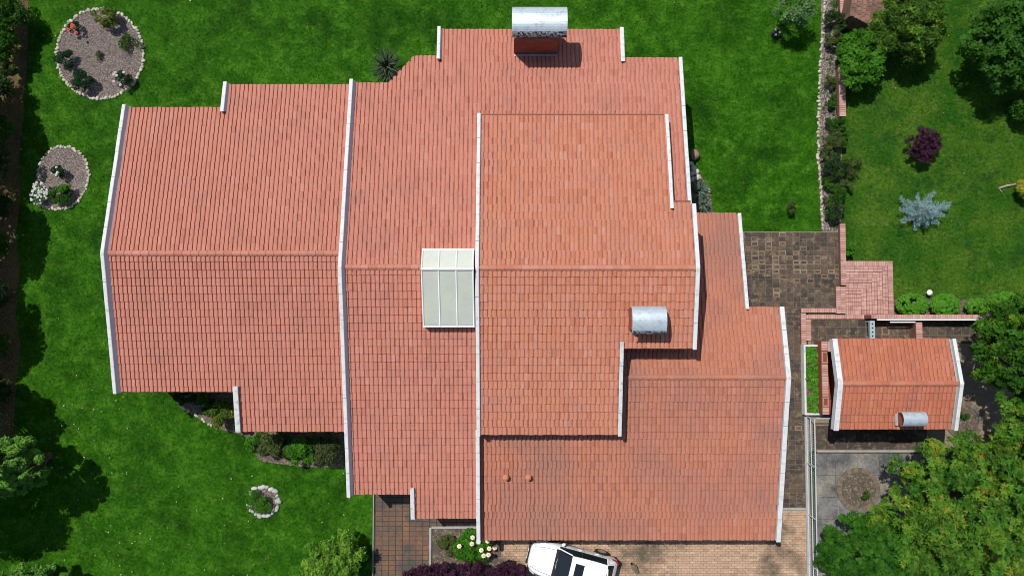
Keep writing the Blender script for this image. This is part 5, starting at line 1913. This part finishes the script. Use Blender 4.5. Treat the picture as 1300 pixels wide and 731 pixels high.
# ================================================================== CAR
def build_car():
    cx, cy = P(726.5, 717, .6)
    KS = .93
    ang = PI - R(14)
    ca, sa = math.cos(ang), math.sin(ang)
    t = thing('parked_car', 'white hatchback car parked at a slant on the brick driveway', 'car', (cx, cy, .028))

    def W(x, y, z):
        x, y, z = x * KS, y * KS, z * KS
        return (cx + x * ca - y * sa, cy + x * sa + y * ca, z + .028)
    # stations along the car (front positive): x, half width, belt z, top half width, top z, crown z
    S = [(2.25, .40, .50, .32, .56, .57), (2.21, .60, .60, .50, .655, .675), (2.10, .74, .67, .62, .74, .76), (1.92, .83, .74, .69, .80, .825), (1.62, .885, .81, .74, .875, .905), (1.25, .90, .87, .76, .94, .975),
         (.86, .905, .925, .76, .99, 1.03), (.20, .905, .95, .70, 1.36, 1.45), (-.30, .905, .97, .725, 1.41, 1.50), (-1.0, .90, .985, .72, 1.405, 1.495), (-1.62, .89, 1.0, .68, 1.35, 1.44),
         (-1.98, .86, 1.0, .68, 1.08, 1.10), (-2.15, .80, .86, .68, .90, .92), (-2.235, .70, .66, .58, .68, .69)]
    rings = []
    for (x, hw, zb, tw, zt, zc) in S:
        e = .0
        half = [(hw * .90, .22), (hw * .99, .40), (hw, zb * .75), (hw * .935, zb), (tw + (hw * .965 - tw) * .02 + .0, zt), (tw * .86, zt + (zc - zt) * .55), (tw * .45, zc - .004), (0, zc)]
        pts = [(x, -y, z) for y, z in half] + [(x, y, z) for y, z in half[-2::-1]]
        rings.append(pts)
    n = len(rings[0])
    body, glass_f, glass_s, glass_r = G(), G(), {-1: G(), 1: G()}, G()
    vid = [[W(*p) for p in r] for r in rings]

    def addf(g, i, k):
        g.add([vid[i][k], vid[i + 1][k], vid[i + 1][k + 1], vid[i][k + 1]], [(3, 2, 1, 0)])

    def inset(i0, i1, k0, k1, m=.08, lift=.006):
        """glass panel laid just proud of the body between two stations"""
        q = [Vector(vid[i0][k0]), Vector(vid[i1][k0]), Vector(vid[i1][k1]), Vector(vid[i0][k1])]
        return q
    for i in range(len(S) - 1):
        for k in range(n - 1):
            win = None
            if i == 6 and 4 <= k <= n - 6:
                win = glass_f
            elif i == 10 and 4 <= k <= n - 6:
                win = glass_r
            elif i in (6, 7, 8, 9) and k == 3:
                win = glass_s[-1]
            elif i in (6, 7, 8, 9) and k == n - 5:
                win = glass_s[1]
            addf(win if win else body, i, k)
    body.add(vid[0], [tuple(range(n))])
    body.add(vid[-1], [tuple(range(n))[::-1]])
    bo = obj('body', body, MT['carpaint'], t)
    import bmesh
    bm = bmesh.new()
    bm.from_mesh(bo.data)
    bmesh.ops.remove_doubles(bm, verts=bm.verts, dist=.0005)
    bmesh.ops.recalc_face_normals(bm, faces=bm.faces)
    for f in bm.faces:
        f.smooth = True
    bm.to_mesh(bo.data)
    bm.free()
    wo = obj('windscreen', glass_f, MT['carglass'], t)
    obj('rear_window', glass_r, MT['carglass'], t)
    for s_ in (-1, 1):
        so_ = obj('side_window', glass_s[s_], MT['carglass'], t)
        # pillars and trim
        g = G()
        k = 3 if s_ < 0 else n - 5
        for i in (8,):
            p, q = Vector(vid[i][k]), Vector(vid[i][k + 1])
            g.tube([tuple(p), tuple(q)], .03, n=5)
        obj('door_pillar', g, MT['plastic'], so_)
        g = G()
        kb, kt = (3, 4) if s_ < 0 else (n - 4, n - 5)
        g.tube([vid[i][kb] for i in range(6, 11)], .014, n=5)
        obj('window_trim', g, MT['plastic'], so_)
        g = G()
        g.tube([(p[0], p[1], p[2] + .015) for p in (vid[i][kt] for i in range(7, 11))], .017, n=5)
        obj('roof_rail', g, MT['plastic'], bo)
        # white pillars at both ends of the side glass
        g = G()
        g.tube([vid[6][kt], vid[7][kt]], .03, n=6)
        g.tube([vid[10][kt], vid[11][kt]], .04, n=6)
        g.tube([vid[10][kb], vid[10][kt]], .05, n=6)
        obj('roof_pillar', g, MT['carpaint'], bo)
        # mirror
        g = G()
        m = W(.72, s_ * 1.0, 1.0)
        g.rock(m, .11, (.7, 1.0, .65))
        mo = obj('wing_mirror', g, MT['carpaint'], t, smooth=True)
        # wheels
        for x in (1.36, -1.36):
            wl_ = G()
            c0 = W(x, s_ * .74, .32)
            c1 = W(x, s_ * .955, .32)
            wl_.tube([c0, c1], .32, n=24)
            wh = obj('wheel', wl_, MT['rubber'], t)
            g = G()
            g.tube([W(x, s_ * .945, .32), W(x, s_ * .962, .32)], .22, n=20)
            ri = obj('rim', g, MT['rim'], wh)
            g = G()
            arch = []
            for q in range(11):
                th = PI * q / 10
                arch.append(W(x + .37 * math.cos(th), s_ * (.90 if x > 0 else .89), .32 + .37 * math.sin(th)))
            g.tube(arch, .035, n=5)
            obj('wheel_arch', g, MT['plastic'], t)
        # lights
        g = G()
        q = [W(2.19, s_ * .50, .655), W(2.06, s_ * .775, .70), W(1.80, s_ * .865, .80), W(1.86, s_ * .74, .815), W(2.12, s_ * .56, .745)]
        q = [(a, b, c + .012) for a, b, c in q]
        lo = [(a, b, c - .05) for a, b, c in q]
        g.add(q + lo, [(0, 1, 2, 3, 4)] + [(i, i + 5, (i + 1) % 5 + 5, (i + 1) % 5) for i in range(5)])
        obj('headlight', g, MT['lamp'], t)
        g = G()
        g.tube([W(2.235, s_ * .52, .62), W(2.10, s_ * .76, .66), W(1.82, s_ * .885, .76)], [.02, .035, .02], n=6)
        obj('headlight_bezel', g, MT['plastic'], t)
        g = G()
        g.tube([W(-2.2, s_ * .66, .83), W(-2.08, s_ * .80, .90), W(-1.85, s_ * .875, .96)], [.05, .055, .03], n=6)
        obj('tail_light', g, MT['redlamp'], t)
        for x in (-.15, -1.05):
            g = G()
            g.box(W(x, s_ * .912, .84), (.18, .03, .03), rz=ang)
            obj('door_handle', g, MT['carpaint'], t)
        g = G()
        for x in (.62, -.38, -1.32):
            g.tube([W(x, s_ * .908, .36), W(x, s_ * .913, .66), W(x, s_ * .88, .94)], .006, n=4)
        obj('door_seam', g, MT['plastic'], bo)
    g = G()
    q = [W(-.02, -.40, 1.485), W(-.02, .40, 1.485), W(-.46, .40, 1.51), W(-.46, -.40, 1.51)]
    q = [(a, b, c + .004) for a, b, c in q]
    g.add(q + [(a, b, c - .05) for a, b, c in q], [(0, 1, 2, 3)] + [(i, i + 4, (i + 1) % 4 + 4, (i + 1) % 4) for i in range(4)])
    obj('sunroof', g, MT['carglass'], t)
    g = G()
    g.tube([W(.9, -.1, 1.03), W(.66, .5, 1.16)], .012, n=5)
    g.tube([W(.9, -.62, 1.02), W(.62, -.12, 1.18)], .012, n=5)
    obj('wiper', g, MT['plastic'], wo)
    g = G()
    g.box(W(.9, 0, 1.005), (.16, 1.35, .04), rz=ang)
    obj('cowl', g, MT['plastic'], t)
    g = G()
    g.tube([W(2.27, -.5, .42), W(2.29, 0, .43), W(2.27, .5, .42)], .07, n=6)
    obj('grille', g, MT['plastic'], t)
    g = G()
    g.box(W(2.34, 0, .42), (.02, .5, .11), rz=ang)
    obj('number_plate', g, MT['plaque'], t)
    g = G()
    g.tube([W(-1.63, -.5, 1.43), W(-1.72, 0, 1.45), W(-1.63, .5, 1.43)], .035, n=6)
    obj('spoiler', g, MT['carpaint'], t)
    g = G()
    g.tube([W(-1.4, 0, 1.48), W(-1.6, 0, 1.6)], [.012, .005], n=5)
    obj('aerial', g, MT['plastic'], t)
    g = G()
    g.box(W(0, 0, .21), (4.0, 1.5, .12), rz=ang)
    obj('underbody', g, MT['plastic'], t)
    for x in (1.62,):
        g = G()
        for s_ in (-1, 1):
            g.tube([W(2.1, s_ * .5, .79), W(1.6, s_ * .62, .905), W(.95, s_ * .66, 1.008)], .008, n=4)
        obj('bonnet_seam', g, MT['plastic'], bo)


build_car()

# ================================================================== BIRD
x, y = P(803.5, 717.5, .15)
bird = thing('bird', 'brown mottled bird with dark head walking on the brick driveway', 'bird', (x, y, .028))
ba = math.atan2(.95, -.6)
ca, sa = math.cos(ba), math.sin(ba)


def BW(u, v, z):
    return (x + u * ca - v * sa, y + u * sa + v * ca, z + .028)


g = G()
g.tube([BW(-.30, 0, .20), BW(-.2, 0, .19), BW(-.1, 0, .18), BW(0, 0, .19), BW(.09, 0, .21), BW(.14, 0, .25), BW(.18, 0, .31)], [.03, .09, .125, .125, .09, .05, .035], n=12)
obj('body', g, MT['birdbody'], bird, smooth=True)
g = G()
g.tube([BW(.15, 0, .28), BW(.19, 0, .34), BW(.23, 0, .37), BW(.27, 0, .37)], [.042, .04, .042, .028], n=10)
obj('head', g, MT['birddark'], bird, smooth=True)
g = G()
g.tube([BW(.29, 0, .37), BW(.345, 0, .36)], [.016, .006], n=6)
obj('beak', g, MT['birdpale'], bird)
for s_ in (-1, 1):
    g = G()
    g.add([BW(.08, s_ * .10, .25), BW(-.1, s_ * .145, .24), BW(-.34, s_ * .075, .21), BW(-.2, s_ * .03, .285), BW(.02, s_ * .05, .30)], [(0, 1, 2, 3, 4)] if s_ < 0 else [(4, 3, 2, 1, 0)])
    obj('wing', g, MT['birdbody'], bird)
    g = G()
    g.tube([BW(-.02, s_ * .05, .1), BW(-.03, s_ * .05, .04), BW(-.01, s_ * .05, .0)], .008, n=5)
    g.tube([BW(-.02, s_ * .05, .006), BW(.05, s_ * .06, .004)], .007, n=4)
    obj('leg', g, MT['birdpale'], bird)
g = G()
g.add([BW(-.28, .05, .2), BW(-.28, -.05, .2), BW(-.41, -.06, .16), BW(-.41, .06, .16)], [(0, 1, 2, 3)])
obj('tail', g, MT['birdbody'], bird)

# ================================================================== GRASS
rg = np.random.default_rng(77)
cs = []
for k in range(420):
    v_ = rg.uniform(-20, 290)
    u_ = rg.uniform(np.interp(v_, [-40, 60, 140, 220, 294], [1046, 1045, 1043, 1042, 1046]), 1068)
    if rg.random() < .35 + .65 * (u_ > 1058):
        cs.append((*P(u_, v_), .04))
cs = np.array(cs)
v, f, ti = leaf_arrays(cs, np.full(len(cs), .13), 5200, .045, seed=31, flat=.6)
obj('weeds', (v, f, ti), MT['lf_mid'], kind='stuff')
g = G()
for k in range(330):
    u_, v_ = rg.uniform(30, 1300), rg.uniform(0, 731)
    if rg.random() < .5:
        u_, v_ = rg.uniform(60, 470), rg.uniform(500, 731)
    if 200 < u_ < 1060 and 20 < v_ < 600 or (470 < u_ and v_ > 290):
        continue
    x, y = P(u_, v_)
    r, a = rg.uniform(.018, .05), rg.uniform(0, 6.28)
    ca, sa = math.cos(a) * r, math.sin(a) * r
    z = rg.uniform(.05, .08)
    g.add([(x + ca, y + sa, z), (x - sa * .6, y + ca * .6, z + r * .3), (x - ca, y - sa, z), (x + sa * .6, y - ca * .6, z + r * .4)], [(0, 1, 2, 3)], rg.random())
MT['litter'] = M('dry_leaf', ((.50, .46, .34), (.40, .36, .24)), rough=.9, tint_cols=[(.62, .60, .54), (.42, .36, .18), (.55, .50, .30), (.30, .2, .1)], tint_amt=.85)
obj('fallen_leaves', g, MT['litter'], kind='stuff')

def grass():
    rg = np.random.default_rng(21)
    n = 560000
    x = rg.uniform(-28, 28, n)
    y = rg.uniform(-17, 16.5, n)
    u, v = proj(x, y)
    ok = (u > -40) & (u < 1340) & (v > -30) & (v < 760)
    # edge of the soil strip on the left
    edge = np.interp(v, [-60, 30, 90, 150, 200, 250, 300, 340, 400, 440, 500, 545, 600], [38, 36, 34, 30, 24, 26, 20, 25, 20, 26, 20, 17, -50])
    ok &= u > edge + rg.normal(0, 2.5, n)

    def drop(a, b, c, d):
        nonlocal ok
        ok &= ~((u > a) & (u < c) & (v > b) & (v < d))
    drop(175, 160, 430, 480)
    drop(450, 120, 855, 690)
    drop(570, 60, 780, 130)
    drop(855, 293, 1068, 800)
    drop(472, 600, 1040, 800)
    drop(1024, 390, 1400, 800)
    drop(1072, 330, 1134, 406)
    drop(1016, 390, 1400, 580)
    drop(1066, -50, 1128, 36)
    ok &= ~((u - 127.5) ** 2 / 55 ** 2 + (v - 69) ** 2 / 57 ** 2 < 1)
    ok &= ~((u - 80) ** 2 / 33 ** 2 + (v - 226) ** 2 / 40 ** 2 < 1)
    ok &= ~((u - 335) ** 2 + (v - 636) ** 2 < 18 ** 2)
    left = np.interp(v, [-40, 60, 140, 220, 294], [1044, 1043, 1041, 1040, 1044])
    right = np.interp(v, [-40, 80, 150, 210, 294], [1069, 1067, 1068, 1070, 1070])
    ok &= ~((u > left) & (u < right) & (v < 296))
    sl = np.interp(u, [212, 219, 240, 262, 290, 310, 330, 380, 436], [490, 500, 523, 537, 548, 552, 585, 592, 594])
    ok &= ~((u > 212) & (u < 437) & (v < sl) & (v > 400))
    ok &= ~((u > 866) & (u < 905) & (v > 200 + (u - 868) * 1.2) & (v < 275))
    x, y = x[ok], y[ok]
    n = len(x)
    h = .055 * (.5 + 1.0 * rg.random(n))
    tall = rg.random(n) < .015
    h[tall] *= 1.9
    a = rg.uniform(0, 2 * PI, n)
    lean = rg.uniform(.4, 1.5, n)
    la = rg.uniform(0, 2 * PI, n)
    wd = .011 * (.7 + .9 * rg.random(n)) * (1 + tall * .8)
    v_ = np.empty((n, 3, 3))
    v_[:, 0] = np.column_stack([x - np.cos(a) * wd, y - np.sin(a) * wd, np.full(n, -.004)])
    v_[:, 1] = np.column_stack([x + np.cos(a) * wd, y + np.sin(a) * wd, np.full(n, -.004)])
    v_[:, 2] = np.column_stack([x + np.cos(la) * h * lean, y + np.sin(la) * h * lean, h])
    return v_.reshape(-1, 3), np.arange(n * 3).reshape(n, 3), rg.random(n)


obj('grass', grass(), MT['grass'], kind='stuff')
